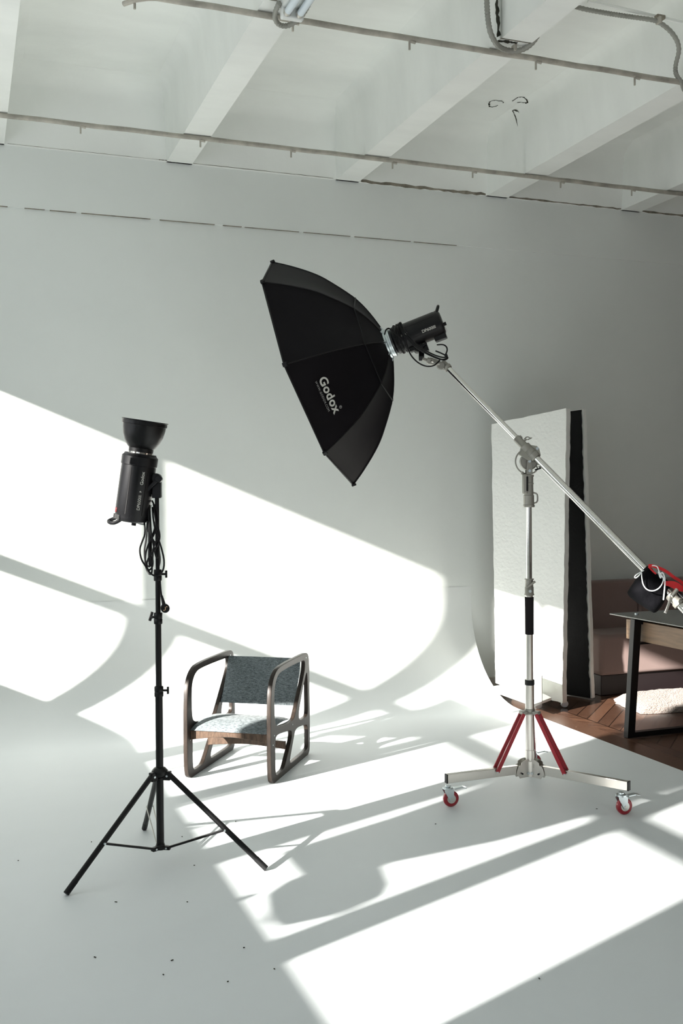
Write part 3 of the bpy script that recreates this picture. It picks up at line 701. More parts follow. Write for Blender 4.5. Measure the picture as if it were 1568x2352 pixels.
for p in cst: castor(bs, V((p.x, p.y, 0)), R+F*.25)

# ================================================================ OCTABOX
C8 = V((1.66540, 4.92757, 2.02285)); ax8 = V((.80038, -.49934, .33174)).normalized()
e0 = V((-.30983, .12918, .94198)).normalized(); e0 = (e0-ax8*e0.dot(ax8)).normalized(); e2 = V((-.51322, -.85672, -.05132)); e2 = (e2-ax8*e2.dot(ax8)-e0*e2.dot(e0)).normalized()
def rim(k): t_ = k*math.pi/4; return e0*math.cos(t_)+e2*math.sin(t_)
P8 = [(.600, 0), (.596, .008), (.560, .062), (.515, .122), (.470, .176), (.430, .216), (.385, .252), (.330, .294), (.272, .334), (.215, .362), (.160, .383), (.110, .398), (.066, .410)]
ob = thing('octagonal_softbox', C8, 'large black octagonal softbox on the boom arm, facing left and down', 'softbox')
NG = 8
def gore_pt(k, s_, i):
    r_, a_ = P8[i]; e = rim(k)*(1-s_)+rim(k+1)*s_
    sag = .010*math.sin(math.pi*s_)*math.sin(math.pi*min(1, i/12))*-1
    return C8+ax8*(a_+sag*.6)+e*(r_+sag)
for k_ in range(8):
    mb = MB()
    for i in range(len(P8)):
        for j in range(NG+1):
            p = gore_pt(k_, j/NG, i); w_ = noise.noise(p*7)*.004*math.sin(math.pi*j/NG)
            mb.v.append(p+rim(k_+.5)*w_)
    for i in range(len(P8)-1):
        for j in range(NG): a = i*(NG+1)+j; mb.f.append([a, a+1, a+NG+2, a+NG+1])
    obj('cloth_panel', mb, 'cloth', ob, angle=80)
mb = MB()
for k_ in range(8): obj('rod_seam', MB().tube([C8+ax8*(a_+.0005)+rim(k_)*(r_+.001) for r_, a_ in P8], .0030, 6, smooth=1), 'rubber', ob)
mb = MB()
loop = []
for k_ in range(8):
    for j in range(4):
        s_ = j/4; r_, a_ = P8[8]; loop.append(C8+ax8*(a_+.002)+(rim(k_)*(1-s_)+rim(k_+1)*s_)*(r_+.002))
obj('velcro_seam', MB().tube(loop, .0032, 6, closed=True), 'rubber', ob)
obj('rim_binding', MB().tube([C8+rim(k_)*.601 for k_ in range(8)], .0045, 6, closed=True), 'rubber', ob)
for k_ in range(8): obj('corner_tab', MB().box(C8+rim(k_)*.603+ax8*.004, (.012, .020, .022), rim(k_), ax8.cross(rim(k_)), ax8), 'rubber', ob, bevel=.002)
mb = MB(); mb.v = [C8+ax8*.045+rim(k_)*.562 for k_ in range(8)]; mb.f = [list(range(8))]
obj('diffuser', mb, 'diff', ob, smooth=False)
# lettering on the gore between rods 2 and 3
def gore_surf(s_, u_):
    r_ = None
    i = 0; x = max(0, min(.9999, u_))*3
    kn = [(.6, 0), (.43, .216), (.272, .334), (.066, .41)]
    # interpolate on the fine profile by radius
    rr = kn[int(x)][0]+(kn[int(x)+1][0]-kn[int(x)][0])*(x-int(x))
    for (ra, aa), (rb2, ab) in zip(P8, P8[1:]):
        if ra >= rr >= rb2:
            t_ = (ra-rr)/(ra-rb2) if ra != rb2 else 0; aa_ = aa+(ab-aa)*t_; break
    e = rim(2)*(1-s_)+rim(3)*s_; return C8+ax8*aa_+e*rr
def gore_text(s, size, sc, u0, name, bold, m_, sp=1.0):
    tm = text_mb(s, size, bold, .0004, sp)
    p0 = gore_surf(sc, u0); es = (gore_surf(sc+.05, u0)-gore_surf(sc-.05, u0)); ls = es.length/.1
    eu = (gore_surf(sc, u0+.03)-gore_surf(sc, u0-.03)); lu = eu.length/.06
    nn = es.cross(eu).normalized()
    if nn.dot(rim(2.5)) < 0: nn = -nn
    out = []
    for p in tm.v:
        q = gore_surf(sc+p.x/ls, u0+p.y/lu); out.append(q+nn*(.0045+p.z))
    tm.v = out; obj(name, tm, m_, ob, smooth=False)
gore_text('Godox', .060, .492, .162, 'brand_lettering', .0016, 'print', 1.08)
gore_text('WWW.GODOX.COM', .0150, .468, .118, 'web_lettering', .0, 'thin_print', 1.12)
gore_text('®', .020, .70, .195, 'trademark', 0, 'thin_print')
# speed ring
sr = obj('speed_ring', MB().lathe(C8+ax8*.404, ax8, [(.070, 0), (.076, .002), (.076, .010), (.071, .014), (.071, .022), (.074, .024), (.074, .031), (.062, .034)], 44), 'zinc', ob, angle=30)
for k_ in range(8): obj('rod_socket', MB().bar(C8+ax8*.414+rim(k_)*.066, C8+ax8*.400+rim(k_)*.088, .012, .012, up=ax8), 'zinc', sr, bevel=.002)
f2 = thing('studio_flash', C8+ax8*.44, 'black studio flash with cable wound round it on the boom tip', 'flash')
o2 = C8+ax8*.440
strobe(f2, o2, -ax8, -F+U*-.05, -U+F*.2, -1, [({'t': 'DP600III', 'size': .0205, 'z': -.190, 'ang': -.20, 'bold': .0004, 'm': 'print'}, 'model_lettering'),
                                      ({'t': 'Godox', 'size': .018, 'z': -.060, 'ang': .12, 'm': 'print'}, 'brand_lettering')])
upb = up_of(ax8, U)
c = o2+ax8*.240+upb*.060
obj('handle', MB().tube([c-F*.028-upb*.015, c-F*.028+upb*.010+ax8*.018, c-F*.016+upb*.022+ax8*.026, c+F*.016+upb*.022+ax8*.026, c+F*.022+upb*.010+ax8*.018, c+F*.022-upb*.01], .0070, 10, smooth=2), 'plastic', f2)
c = o2+ax8*.215-upb*.060
obj('power_inlet', MB().box(c+ax8*.012, (.060, .050, .044), ax8, ax8.cross(upb), upb), 'plastic', f2, bevel=.004)
c = o2+ax8*.098-upb*.072
k_ = MB().box(c, (.070, .040, .022), ax8, ax8.cross(upb), upb).box(c-upb*.018+ax8*.03, (.050, .034, .034), ax8, ax8.cross(upb), upb)
k_.cyl(c-upb*.012-F*.03+ax8*.0, c-upb*.012+F*.03, .014).bar(c-upb*.020+ax8*.02, nk1+(nk0-nk1).normalized()*-.01, .026, .026)
obj('tilt_bracket', k_, 'plastic', f2, bevel=.003)
a = c-upb*.014-F*.028
obj('tilt_lever', MB().cyl(a+F*.01, a-F*.01, .012).bar(a+ax8*-.01, a+ax8*.052+upb*.014, .010, .012), 'plastic', f2, bevel=.002)
# its mains cable: turns round the body, a bundle down to the boom tip, one big loop
cb = thing('power_cable', o2, 'black cable wound round the boom flash and looped under it', 'cable')
for k2, zc in enumerate((.030, .037, .044, .052)):
    ring = []
    for i in range(28):
        t_ = 2*math.pi*i/28; rr = .0725; ring.append(o2+ax8*(zc+.010*math.sin(t_+k2))+(upb*math.cos(t_)+upb.cross(ax8)*math.sin(t_))*rr)
    obj('cable_turn', MB().tube(ring, .0035, 8, closed=True), 'rubber', cb)
def K(px, py, dd): return at(px, py, 4.96+dd)
for pts in ([K(883, 768, .02), K(886, 757, -.02), K(893, 753, -.06), K(902, 762, -.055), K(915, 772, -.05), K(924, 782, -.04)],
            [K(918, 742, .01), K(920, 740, -.05), K(926, 756, -.05), K(940, 775, -.05), K(958, 792, -.045), K(978, 806, -.02), K(1000, 817, .0), K(1020, 822, .0), K(1026, 817, .02)],
            [K(915, 745, -.0), K(923, 762, -.05), K(945, 786, -.052), K(965, 802, -.045), K(985, 814, -.02), K(1008, 824, -.005), K(1018, 826, .0), K(1028, 821, .01), K(1024, 812, .02)],
            [K(921, 750, -.03), K(930, 772, -.05), K(950, 794, -.05), K(975, 811, -.03), K(1000, 822, -.01), K(1012, 826, .0)],
            [K(917, 741, -.03), K(922, 755, -.05), K(930, 775, -.05), K(936, 800, -.04), K(944, 818, -.03), K(960, 834, -.02), K(978, 842, -.01), K(995, 841, .0), K(1006, 832, .01), K(1010, 826, .02)],
            [K(1003, 792, .05), K(1018, 791, .04), K(1026, 797, .03), K(1027, 806, .02), K(1021, 818, .02)],
            [K(1000, 806, .03), K(1015, 812, .02), K(1026, 818, .01), K(1029, 823, .01), K(1020, 828, .0), K(1008, 824, .0)]):
    obj('cable_loop', MB().tube(pts, .0036, 8, smooth=2), 'rubber', cb)

# ================================================================ SANDBAG ON THE BOOM
sb = thing('weight_bag', at(1490, 1350, 4.4), 'black nylon weight bag with red straps hanging on the boom lower end', 'bag')
dq = 4.36
outl = [(1487, 1298), (1473, 1312), (1440, 1358), (1442, 1368), (1460, 1383), (1499, 1408), (1508, 1406), (1521, 1390), (1535, 1360), (1540, 1344), (1530, 1334), (1521, 1326), (1506, 1318), (1496, 1304)]
def pillow(outl, d0, thick, rings=5, seed=0, wr=.006):
    m_ = MB(); P = [V((x, y)) for x, y in outl]; cx = sum((p for p in P), V((0, 0)))/len(P)
    q = []
    for i in range(len(P)):
        a, b = P[i], P[(i+1) % len(P)]; q += [a*.8+b*.2, a.lerp(b, .5), a*.2+b*.8]
    P = q; n_ = len(P)
    for sgn in (-1, 1):
        base = len(m_.v)
        for j in range(rings+1):
            f_ = 1-j/rings
            for p in P:
                z_ = math.sqrt(max(0, 1-f_**3))*thick/2
                w3 = at(cx.x+(p.x-cx.x)*f_, cx.y+(p.y-cx.y)*f_, d0+sgn*z_)
                m_.v.append(w3+F*noise.noise(w3*14+V((seed, 0, 0)))*wr*(1 if j else 0))
        for j in range(rings):
            for i in range(n_): a = base+j*n_+i; b = base+j*n_+(i+1) % n_; m_.f.append([a, b, b+n_, a+n_])
    m2 = bmesh.new(); vs = [m2.verts.new(v) for v in m_.v]
    for f_ in m_.f: m2.faces.new([vs[i] for i in f_])
    bmesh.ops.remove_doubles(m2, verts=m2.verts, dist=.0006); m2.verts.index_update()
    o_ = MB(); o_.v = [v.co.copy() for v in m2.verts]; o_.f = [[v.index for v in f_.verts] for f_ in m2.faces]; m2.free(); return o_
obj('pouch', pillow(outl, dq, .10, 6, 1, .012), 'bagcloth', sb, angle=70)
obj('pouch', pillow([(1490, 1300), (1482, 1330), (1500, 1372), (1528, 1372), (1541, 1345), (1538, 1338), (1522, 1324), (1504, 1316)], dq+.085, .07, 5, 2, .012), 'bagcloth', sb, angle=70)
def ribbon(pts, wd, th, nrm):
    m_ = MB(); pts = [V(p) for p in pts]
    for _ in range(2):
        q = [pts[0]]
        for a, b in zip(pts, pts[1:]): q += [a*.75+b*.25, a*.25+b*.75]
        pts = q+[pts[-1]]
    for i in range(len(pts)):
        a, b = pts[max(0, i-1)], pts[min(len(pts)-1, i+1)]; d = (b-a).normalized(); s_ = d.cross(V(nrm)).normalized(); n2 = d.cross(s_)
        w2 = wd if not callable(wd) else wd(i/(len(pts)-1))
        for u_, v_ in ((-1, -1), (1, -1), (1, 1), (-1, 1)): m_.v.append(pts[i]+s_*u_*w2/2+n2*v_*th/2)
    for i in range(len(pts)-1):
        for j in range(4): a = i*4+j; b = i*4+(j+1) % 4; m_.f.append([a, b, b+4, a+4])
    m_.f += [[3, 2, 1, 0], [len(m_.v)-4+i for i in range(4)]]; return m_
def Q(px, py, dd=0): return at(px, py, dq-.078+dd)
obj('handle_strap', ribbon([Q(1489, 1300, .02), Q(1494, 1299, .02), Q(1505, 1301, .02), Q(1530, 1312, .03), Q(1548, 1327, .04), Q(1560, 1333, .06), Q(1572, 1345, .08), Q(1575, 1352, .09)], .013, .002, F), 'redstrap', sb)
obj('handle_strap', ribbon([Q(1524, 1339, .03), Q(1540, 1341, .03), Q(1552, 1345, .03), Q(1562, 1352, .04), Q(1574, 1353, .06), Q(1577, 1344, .09)], lambda t_: .010+.020*math.sin(math.pi*min(1, t_*1.2)), .002, F), 'redstrap', sb)
obj('red_trim', ribbon([Q(1489, 1301, .035), Q(1495, 1308, .03), Q(1502, 1315, .03), Q(1506, 1318, .03)], .007, .003, F), 'redstrap', sb)
obj('tie_cord', MB().tube([Q(1478, 1310), Q(1471, 1314), Q(1460, 1320), Q(1456, 1326), Q(1460, 1328), Q(1468, 1321), Q(1473, 1313), Q(1473, 1325), Q(1476, 1343), Q(1484, 1354), Q(1496, 1358), Q(1508, 1355), Q(1518, 1346), Q(1524, 1331), Q(1520, 1322), Q(1513, 1313), Q(1510, 1302), Q(1504, 1299), Q(1497, 1299)], .0024, 8, smooth=2), 'lace', sb)
obj('tie_bow', MB().tube([Q(1513, 1313), Q(1514, 1324), Q(1518, 1329), Q(1516, 1318), Q(1521, 1314), Q(1525, 1322), Q(1527, 1334), Q(1526, 1350), Q(1523, 1378)], .0028, 8, smooth=2).tube([Q(1511, 1313), Q(1516, 1320), Q(1524, 1328), Q(1527, 1336)], .003, 8, smooth=1), 'lace', sb)

# ================================================================ CHAIR
A_ = V((1.40331, 4.78112, 0)); dch = V((.575, .818, 0)).normalized(); nch = V((dch.y, -dch.x, 0))
AW = .457
out = [(.06, 0), (-.012, 0), (-.045, .035), (-.046, .262), (-.040, .42), (-.022, .485), (.022, .530), (.097, .556), (.50, .556), (.575, .552), (.602, .52), (.606, .44), (.610, .22), (.606, .03), (.585, .002), (.54, 0), (.3, 0)]
h1 = [(.062, .264), (.018, .285), (.010, .35), (.010, .43), (.022, .478), (.060, .515), (.127, .530), (.47, .527), (.528, .520), (.528, .485), (.515, .45), (.350, .268), (.325, .244), (.27, .240), (.15, .250)]
h2 = [(.560, .455), (.572, .43), (.576, .26), (.572, .222), (.55, .208), (.45, .212), (.410, .226), (.408, .26), (.43, .30), (.53, .435)]
h3 = [(.035, .224), (.088, .226), (.23, .208), (.287, .195), (.290, .165), (.262, .13), (.18, .052), (.150, .028), (.10, .026), (.040, .026), (.018, .045), (.016, .12), (.018, .20)]
h4 = [(.355, .193), (.509, .178), (.555, .168), (.574, .14), (.574, .05), (.562, .032), (.50, .028), (.30, .028), (.255, .032), (.250, .055), (.275, .09), (.325, .160)]
ch = thing('low_armchair', A_-nch*AW/2+dch*.28, 'low dark plywood armchair with grey tweed seat and back', 'chair')
for s_, o_ in ((0, A_), (1, A_-nch*AW)):
    m_ = outline_mb(out, [h1, h2, h3, h4], .022, .0025, 2)
    place(m_, o_-nch*.011+(V((0, 0, 0)) if s_ == 0 else nch*.022), dch, Zv, nch)
    sp_ = obj('side_frame', m_, 'wood', ch, angle=30)
    oo = o_ if s_ == 0 else o_-nch*.000
    for u_, z_ in ((.005, .232), (.30, .222), (-.015, .19), (.545, .53)):
        obj('screw', MB().cyl(o_+dch*u_+Zv*z_-nch*(.002 if s_ == 0 else -.024), o_+dch*u_+Zv*z_+nch*(.0012 if s_ == 0 else .0232), .0035, n=12), 'zinc', sp_)
def cushion(prof_fn, nu, nv, n0, n1, thick, name, par):
    """upholstered slab: prof_fn(v) -> (u, z, normal_u, normal_z) along its depth, n0..n1 across"""
    m_ = MB(); rows = []
    ring_n = 10
    for j in range(nv+1):
        v_ = j/nv; u_, z_, nu_, nz_ = prof_fn(v_)
        ed = min(1, math.sin(math.pi*min(max(v_, .0), 1))**.32+.02) if 0 < v_ < 1 else .02
        row = []
        for side in (1, -1):
            for i in range(nu+1):
                t_ = i/nu if side == 1 else 1-i/nu
                ex = max(.08, (1-abs(2*t_-1)**10))
                n_ = n0+(n1-n0)*t_; h_ = side*thick/2*ed*ex
                row.append(A_+dch*(u_+nu_*h_)-nch*n_+Zv*(z_+nz_*h_))
        rows.append(row)
    n_ = len(rows[0])
    for r_ in rows: m_.v += r_
    for j in range(nv):
        for i in range(n_): a = j*n_+i; b = j*n_+(i+1) % n_; m_.f.append([a, b, b+n_, a+n_])
    m_.f += [list(range(n_))[::-1], [nv*n_+i for i in range(n_)]]
    return obj(name, m_, 'tweed', par, angle=60)
def back_prof(v_):
    u0, z0, u1, z1 = .405, .300, .535, .530
    nx, nz = -(z1-z0), (u1-u0); l_ = math.hypot(nx, nz); nx /= l_; nz /= l_
    bow = .012*math.sin(math.pi*v_)
    return (u0+(u1-u0)*v_-nx*bow-.012, z0+(z1-z0)*v_-nz*bow, nx, nz)
cushion(back_prof, 14, 14, .022, AW-.022, .034, 'backrest', ch)
def seat_prof(v_):
    u_ = -.012+v_*.335; z_ = .256-.020*v_+.016*math.sin(math.pi*v_*.8)-.016*(1-v_)**6
    return (u_, z_, -.10 if v_ > .1 else -.4*(1-v_), 1)
cushion(seat_prof, 14, 18, .022, AW-.022, .040, 'seat', ch)
def bowed(u_, z_, h0, h1, th, tilt=0):
    m_ = MB(); n_ = 14
    for i in range(n_+1):
        t_ = i/n_; s_ = .018+(AW-.036)*t_; e_ = abs(2*t_-1)**1.5; hh = h0+(h1-h0)*e_
        for a_, b_ in ((0, 0), (1, 0), (1, 1), (0, 1)): m_.v.append(A_-nch*s_+dch*(u_+a_*th)+Zv*(z_+(.5*(h1-hh)*.6)+b_*hh-hh+h1*0))
    for i in range(n_):
        for j in range(4): a = i*4+j; b = i*4+(j+1) % 4; m_.f.append([a, b, b+4, a+4])
    m_.f += [[3, 2, 1, 0], [n_*4+i for i in range(4)]]; return m_
obj('front_rail', bowed(-.004, .236, .028, .046, .018), 'railwood', ch, bevel=.002)
obj('rear_rail', bowed(.225, .150, .028, .040, .018), 'railwood', ch, bevel=.002)

# ================================================================ POLYSTYRENE V-FLATS ON A DOLLY
def slab_(c4, thickv, nu, nv, rough=.006, seed=0):
    """c4: bottom-left, bottom-right, top-right, top-left of the front face"""
    m_ = MB(); bl, br, tr, tl = [V(p) for p in c4]; tv = V(thickv); k = 0
    def pt(u_, v_, w_):
        p = (bl*(1-u_)+br*u_)*(1-v_)+(tl*(1-u_)+tr*u_)*v_+tv*w_
        e = max(0, 1-min(u_, 1-u_)*12)+max(0, 1-min(v_, 1-v_)*30)
        n_ = noise.noise_vector(p*9+V((seed, 0, 0)))*rough*(.25+min(1.2, e))+noise.noise_vector(p*38+V((seed, 5, 0)))*rough*.45*min(1, e)
        return p+n_
    idx = {}
    def vi(i, j, l_):
        if (i, j, l_) not in idx: idx[(i, j, l_)] = len(m_.v); m_.v.append(pt(i/nu, j/nv, l_/2))
        return idx[(i, j, l_)]
    for i in range(nu):
        for j in range(nv):
            m_.f.append([vi(i, j, 0), vi(i+1, j, 0), vi(i+1, j+1, 0), vi(i, j+1, 0)]); m_.f.append([vi(i, j, 2), vi(i, j+1, 2), vi(i+1, j+1, 2), vi(i+1, j, 2)])
    for l_ in (0, 1):
        for i in range(nu):
            m_.f.append([vi(i, 0, l_), vi(i+1, 0, l_), vi(i+1, 0, l_+1), vi(i, 0, l_+1)]); m_.f.append([vi(i, nv, l_), vi(i, nv, l_+1), vi(i+1, nv, l_+1), vi(i+1, nv, l_)])
        for j in range(nv):
            m_.f.append([vi(0, j, l_), vi(0, j, l_+1), vi(0, j+1, l_+1), vi(0, j+1, l_)]); m_.f.append([vi(nu, j, l_), vi(nu, j+1, l_), vi(nu, j+1, l_+1), vi(nu, j, l_+1)])
    return m_
v1 = [at(1138, 1570, 7.0), at(1291, 1616, 6.68), at(1300, 938, 6.69), at(1128, 974, 7.0)]
q_ = (v1[1]-v1[0]); nn = q_.cross(Zv).normalized()
if nn.dot(F) < 0: nn = -nn
vf = thing('polystyrene_panel', v1[0].lerp(v1[1], .5), 'tall white polystyrene reflector panel standing behind the boom stand', 'reflector panel')
obj('board', slab_(v1, nn*.05+R*.004, 14, 70, .004, 1), 'styro', vf, angle=60)
v2 = [at(1236, 1584, 7.34), at(1359, 1604, 6.99), at(1339, 941, 6.99), at(1236, 955, 7.34)]
q_ = (v2[1]-v2[0]); n2 = q_.cross(Zv).normalized()
if n2.dot(R) < 0: n2 = -n2
bf = thing('polystyrene_panel', v2[0].lerp(v2[1], .5), 'polystyrene panel with black painted face and white edge, right of the white panel', 'reflector panel')
obj('board', slab_(v2, n2*.034, 10, 70, .004, 4), 'styro', bf, angle=60)
# ragged right border of the black paint
e_ = q_.normalized()
def ragged():
    m_ = MB(); n_ = 90; nu = 6
    for j in range(n_+1):
        v_ = j/n_; a = v2[0].lerp(v2[3], v_); b = v2[1].lerp(v2[2], v_)
        w_ = 1-.012-abs(noise.noise(V((v_*16, 3.1, 0))))*.035-abs(noise.noise(V((v_*60, 7, 0))))*.02-(.03 if v_ < .25 else 0)*abs(noise.noise(V((v_*90, 1, 2))))*2
        for i in range(nu+1):
            p = a.lerp(b, w_*i/nu); m_.v.append(p-n2*.009)
    for j in range(n_):
        for i in range(nu): a = j*(nu+1)+i; m_.f.append([a, a+1, a+nu+2, a+nu+1])
    return m_
obj('black_face', ragged(), 'blackpaint', bf, smooth=False)
# dolly
zd = .088
d1, d2, d3, d4 = onz(1117, 1578, zd), onz(1226, 1617, zd), onz(1266, 1602, zd), onz(1196, 1566, zd)
dl = thing('dolly', (d1+d2+d3+d4)/4-Zv*zd, 'low white wheeled board carrying the polystyrene panels', 'dolly')
obj('platform', MB().prism([d1, d2, d3, d4], (0, 0, -.018)), 'white', dl, bevel=.002)
b1, b2 = onz(1149, 1580, zd), onz(1243, 1612, zd)
hb = .165
obj('upright_board', MB().prism([b1, b2, b2+Zv*hb, b1+Zv*hb], nn*.014), 'white', dl, bevel=.002)
for px, py in ((1162, 1584), (1233, 1608)):
    c = onz(px, py, zd)
    obj('angle_bracket', MB().box(c+Zv*.055-nn*.001, (.010, .004, .11), q_.normalized(), nn).box(c-nn*.02+Zv*.002, (.010, .04, .004), q_.normalized(), nn), 'zinc', dl)
for px, py, z_ in ((1133, 1600, .03), (1296, 1623, 0.0), (1236, 1626, 0.0)):
    c = onz(px, py, z_); c.z = z_ if z_ else -.005
    r_ = .024
    wc = c+Zv*r_; dd = R; ax_ = F
    wh = obj('wheel', MB().lathe(wc-ax_*.009, ax_, [(.004, 0), (r_, 0), (r_, .018), (.004, .018)], 28), 'zinc', dl, bevel=.002)
    obj('wheel_fork', MB().box(wc+Zv*.018, (.014, .026, .030), R, F).cyl(wc+Zv*.03, wc+Zv*.044, .010, n=14), 'zinc', dl, bevel=.002)

# ================================================================ SOFA, RUG, DESK
sx0, sx1, sf, sbk = 4.13, 6.0, 6.02, 6.47
so_ = thing('sofa', ((sx0+sx1)/2, 6.24, 0), 'low taupe fabric sofa against the back wall at right', 'sofa')
obj('plinth', MB().bb(sx0+.02, sx1, sf+.03, sbk, -.008, .135), 'sofabase', so_, bevel=.005)
obj('seat_cushion', MB().bb(sx0, sx1, sf, sbk-.10, .135, .42), 'sofa', so_, bevel=.03, seg=4)
xs_ = [sx0, 4.69, 5.35, sx1]
for a, b in zip(xs_, xs_[1:]): obj('back_cushion', MB().bb(a+.003, b-.003, sbk-.12, sbk-.005, .40, .765), 'sofa', so_, bevel=.02, seg=4)
# sheepskin
pts = [(1408, 1606), (1415, 1617), (1440, 1628), (1470, 1641), (1510, 1640), (1568, 1636), (1640, 1634), (1720, 1622), (1700, 1596), (1640, 1588), (1568, 1588), (1520, 1590), (1478, 1594), (1440, 1598)]
P = [onz(x, y, -.008) for x, y in pts]; c = sum(P, V((0, 0, 0)))/len(P); m_ = MB(); n_ = 0
PP = []
for i in range(len(P)):
    a, b = P[i], P[(i+1) % len(P)]
    for t_ in (0, .25, .5, .75): PP.append(a.lerp(b, t_))
rs = 9
for j in range(rs+1):
    f_ = 1-j/rs
    for p in PP:
        q = c+(p-c)*f_; q.z = -.006+.042*(1-f_**5)**.5+(noise.noise(q*22)*.008 if j else 0)
        q += V((noise.noise(q*30), noise.noise(q*30+V((9, 0, 0))), 0))*.014; m_.v.append(q)
n_ = len(PP)
for j in range(rs):
    for i in range(n_): a = j*n_+i; b = j*n_+(i+1) % n_; m_.f.append([a, b, b+n_, a+n_])
tag(obj('sheepskin_rug', m_, 'rug', origin=c, angle=80), 'cream fluffy sheepskin rug on the brown parquet before the sofa', 'rug')

ds = thing('desk', (4.1, 4.8, 0), 'black steel framed desk with smoked glass top at the right edge', 'desk')
zt = .690
obj('glass_top', MB().bb(3.60, 5.0, 4.30, 5.16, zt-.008, zt), 'smoked', ds, bevel=.002)
lg0, lt0 = V((3.585, 4.95, -.005)), V((3.635, 4.95, zt-.012))
for yy in (4.95, 4.42):
    f0, t0 = V((3.585, yy, -.006)), V((3.635, yy, zt-.012))
    f1_, t1 = V((4.95, yy, -.006)), V((4.90, yy, zt-.012))
    fr = MB().prism([f0+V((-.024, -.021, 0)), f0+V((.024, -.021, 0)), f0+V((.024, .021, 0)), f0+V((-.024, .021, 0))], t0-f0)
    obj('leg', fr, 'black', ds, bevel=.002)
    fr = MB().prism([f1_+V((-.024, -.021, 0)), f1_+V((.024, -.021, 0)), f1_+V((.024, .021, 0)), f1_+V((-.024, .021, 0))], t1-f1_)
    obj('leg', fr, 'black', ds, bevel=.002)
    obj('foot_rail', MB().bar(f0+V((.02, 0, .016)), f1_+V((-.02, 0, .016)), .042, .030), 'black', ds, bevel=.002)
    obj('top_rail', MB().bar(t0+V((.02, 0, -.018)), t1+V((-.02, 0, -.018)), .042, .028), 'black', ds, bevel=.002)
dr_ = obj('drawer_box', MB().bb(3.668, 4.86, 4.36, 5.09, zt-.145, zt-.030), 'oak', ds, bevel=.002)
obj('bumper', MB().cyl((3.72, 5.06, zt+.0), (3.72, 5.06, zt+.006), .012, n=16), 'zinc', ds)
obj('side_bracket', MB().box((3.70, 4.95, zt-.155), (.10, .03, .012)), 'black', ds, bevel=.002)

# ================================================================ UNSEEN BLOCKERS ADDED BY THE WINDOW TO THROW THE FLOOR SHADOWS
wx = -1.02
s2 = thing('window_shadow_hood', (wx, 2.72, 0), 'unseen black tapered blocker on legs, added by the window to throw shadows', 'softbox')  # added blocker, its outline shaped to the dark wedge on the floor
fr = MB()
def quad(zc, yc, hw): return [V((wx-hw*.5, yc-hw, zc)), V((wx+hw*.5, yc-hw, zc)), V((wx+hw*.5, yc+hw, zc)), V((wx-hw*.5, yc+hw, zc))]
lv = [(.95, 2.64, 2.92), (1.2, 2.48, 2.935), (1.49, 2.39, 2.99), (1.80, 2.37, 3.02), (2.30, 2.42, 3.02), (2.60, 2.70, 3.02)]
for zc, ya, yb in lv: fr.v += [V((wx-.13, ya, zc)), V((wx+.13, ya, zc)), V((wx+.13, yb, zc)), V((wx-.13, yb, zc))]
for j in range(len(lv)-1):
    for i in range(4): fr.f.append([j*4+i, j*4+(i+1) % 4, j*4+4+(i+1) % 4, j*4+4+i])
fr.f += [[0, 1, 2, 3], [len(fr.v)-4+i for i in range(4)]]
obj('hood', fr, 'cloth', s2, smooth=False)
obj('shadow_blob', MB().lathe((wx, 2.34, .90), (0, 1, .12), [(.03, 0), (.085, .03), (.10, .10), (.10, .28), (.07, .34)], 24), 'plastic', s2)  # rounded lump added for the blob at the foot of the wedge shadow
obj('pole', MB().cyl((wx, 2.68, .05), (wx, 2.68, .82), .014), 'black', s2)
for k_ in range(3):
    t_ = k_*2.094+.4; obj('leg', MB().cyl((wx, 2.68, .35), (wx+.36*math.cos(t_), 2.68+.36*math.sin(t_), .012), .010), 'black', s2)
wx = -1.42
def W_(yw, zw): return V((wx, yw+.4*(wx+1.5), zw-.415*(wx+1.5)))
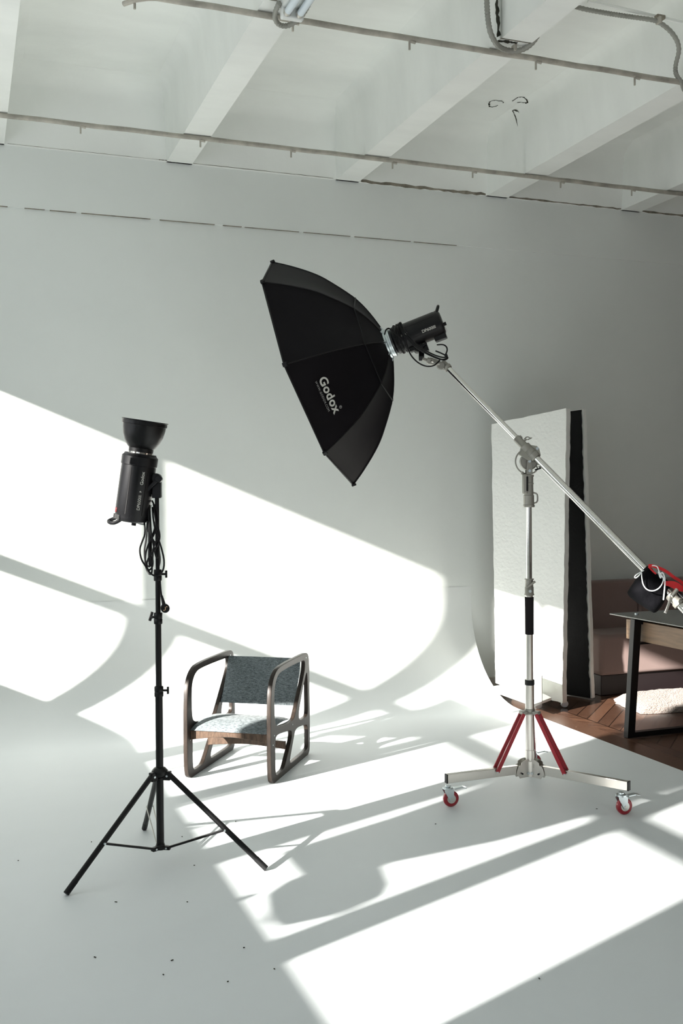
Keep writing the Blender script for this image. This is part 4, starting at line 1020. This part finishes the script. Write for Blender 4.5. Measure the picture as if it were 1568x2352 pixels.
rk = thing('window_shadow_board', W_(4.0, 0)*1, 'unseen slanted white board on legs, added at the window to shade the chair', 'rack')  # added blocker that keeps sun off the chair back
rk.location.z = 0
TX = V((.03, 0, 0))
obj('top_board', MB().prism([W_(4.32, 1.39), W_(3.72, 1.66), W_(3.62, 1.70), W_(3.60, 1.93), W_(4.33, 1.93)], TX), 'white', rk)
for yy in (3.66, 4.28): obj('leg', MB().bar(V((wx+.015, yy, 0)), V((wx+.015, yy, 1.45)), .02, .02, up=(1, 0, 0)), 'white', rk)
cs = thing('window_shadow_rods', V((wx, 3.40, 0)), 'unseen thin black rods and wire loops, added by the window to throw shadows', 'stand')  # added blocker for the thin line shadows on the floor
obj('pole', MB().tube([V((wx, 3.40, .01)), W_(3.37, 1.1), W_(3.39, 1.3), W_(3.31, 1.62)], .008, 8), 'black', cs)
obj('slanted_rod', MB().cyl(W_(3.36, .94), W_(3.06, 1.27), .010), 'black', cs)
for a_, b_, c_ in ((.10, .13, 1.16), (.06, .16, 1.34), (.12, .08, 1.42)):
    obj('wire_loop', MB().tube([W_(3.37, c_)+V((0, a_*math.cos(t_*.3927), b_*math.sin(t_*.3927))) for t_ in range(16)], .0035, 6, closed=True), 'black', cs)
obj('base', MB().cyl((wx+.14, 3.40, 0), (wx+.14, 3.40, .015), .14).bar((wx, 3.40, .012), (wx+.14, 3.40, .012), .02, .02), 'black', cs)

# specks of grit on the white floor
mb = MB()
for px, py in [(218, 2199), (375, 2239), (446, 1988), (418, 1922), (430, 2072), (523, 2255), (395, 2206), (630, 2226), (541, 1887), (1238, 2248), (1370, 1858), (42, 1977), (210, 1934), (266, 2072), (1000, 1893), (560, 2177)]:
    p = onz(px, py, .001); a = random.uniform(0, 3); mb.box(p+V((0, 0, .001)), (random.uniform(.004, .009), .003, .002), (math.cos(a), math.sin(a), 0), (-math.sin(a), math.cos(a), 0))
tag(obj('floor_grit', mb, 'soot', smooth=False, origin=(.6, 3.2, 0)), 'tiny dark specks of grit scattered on the white floor', 'grit', kind='stuff')
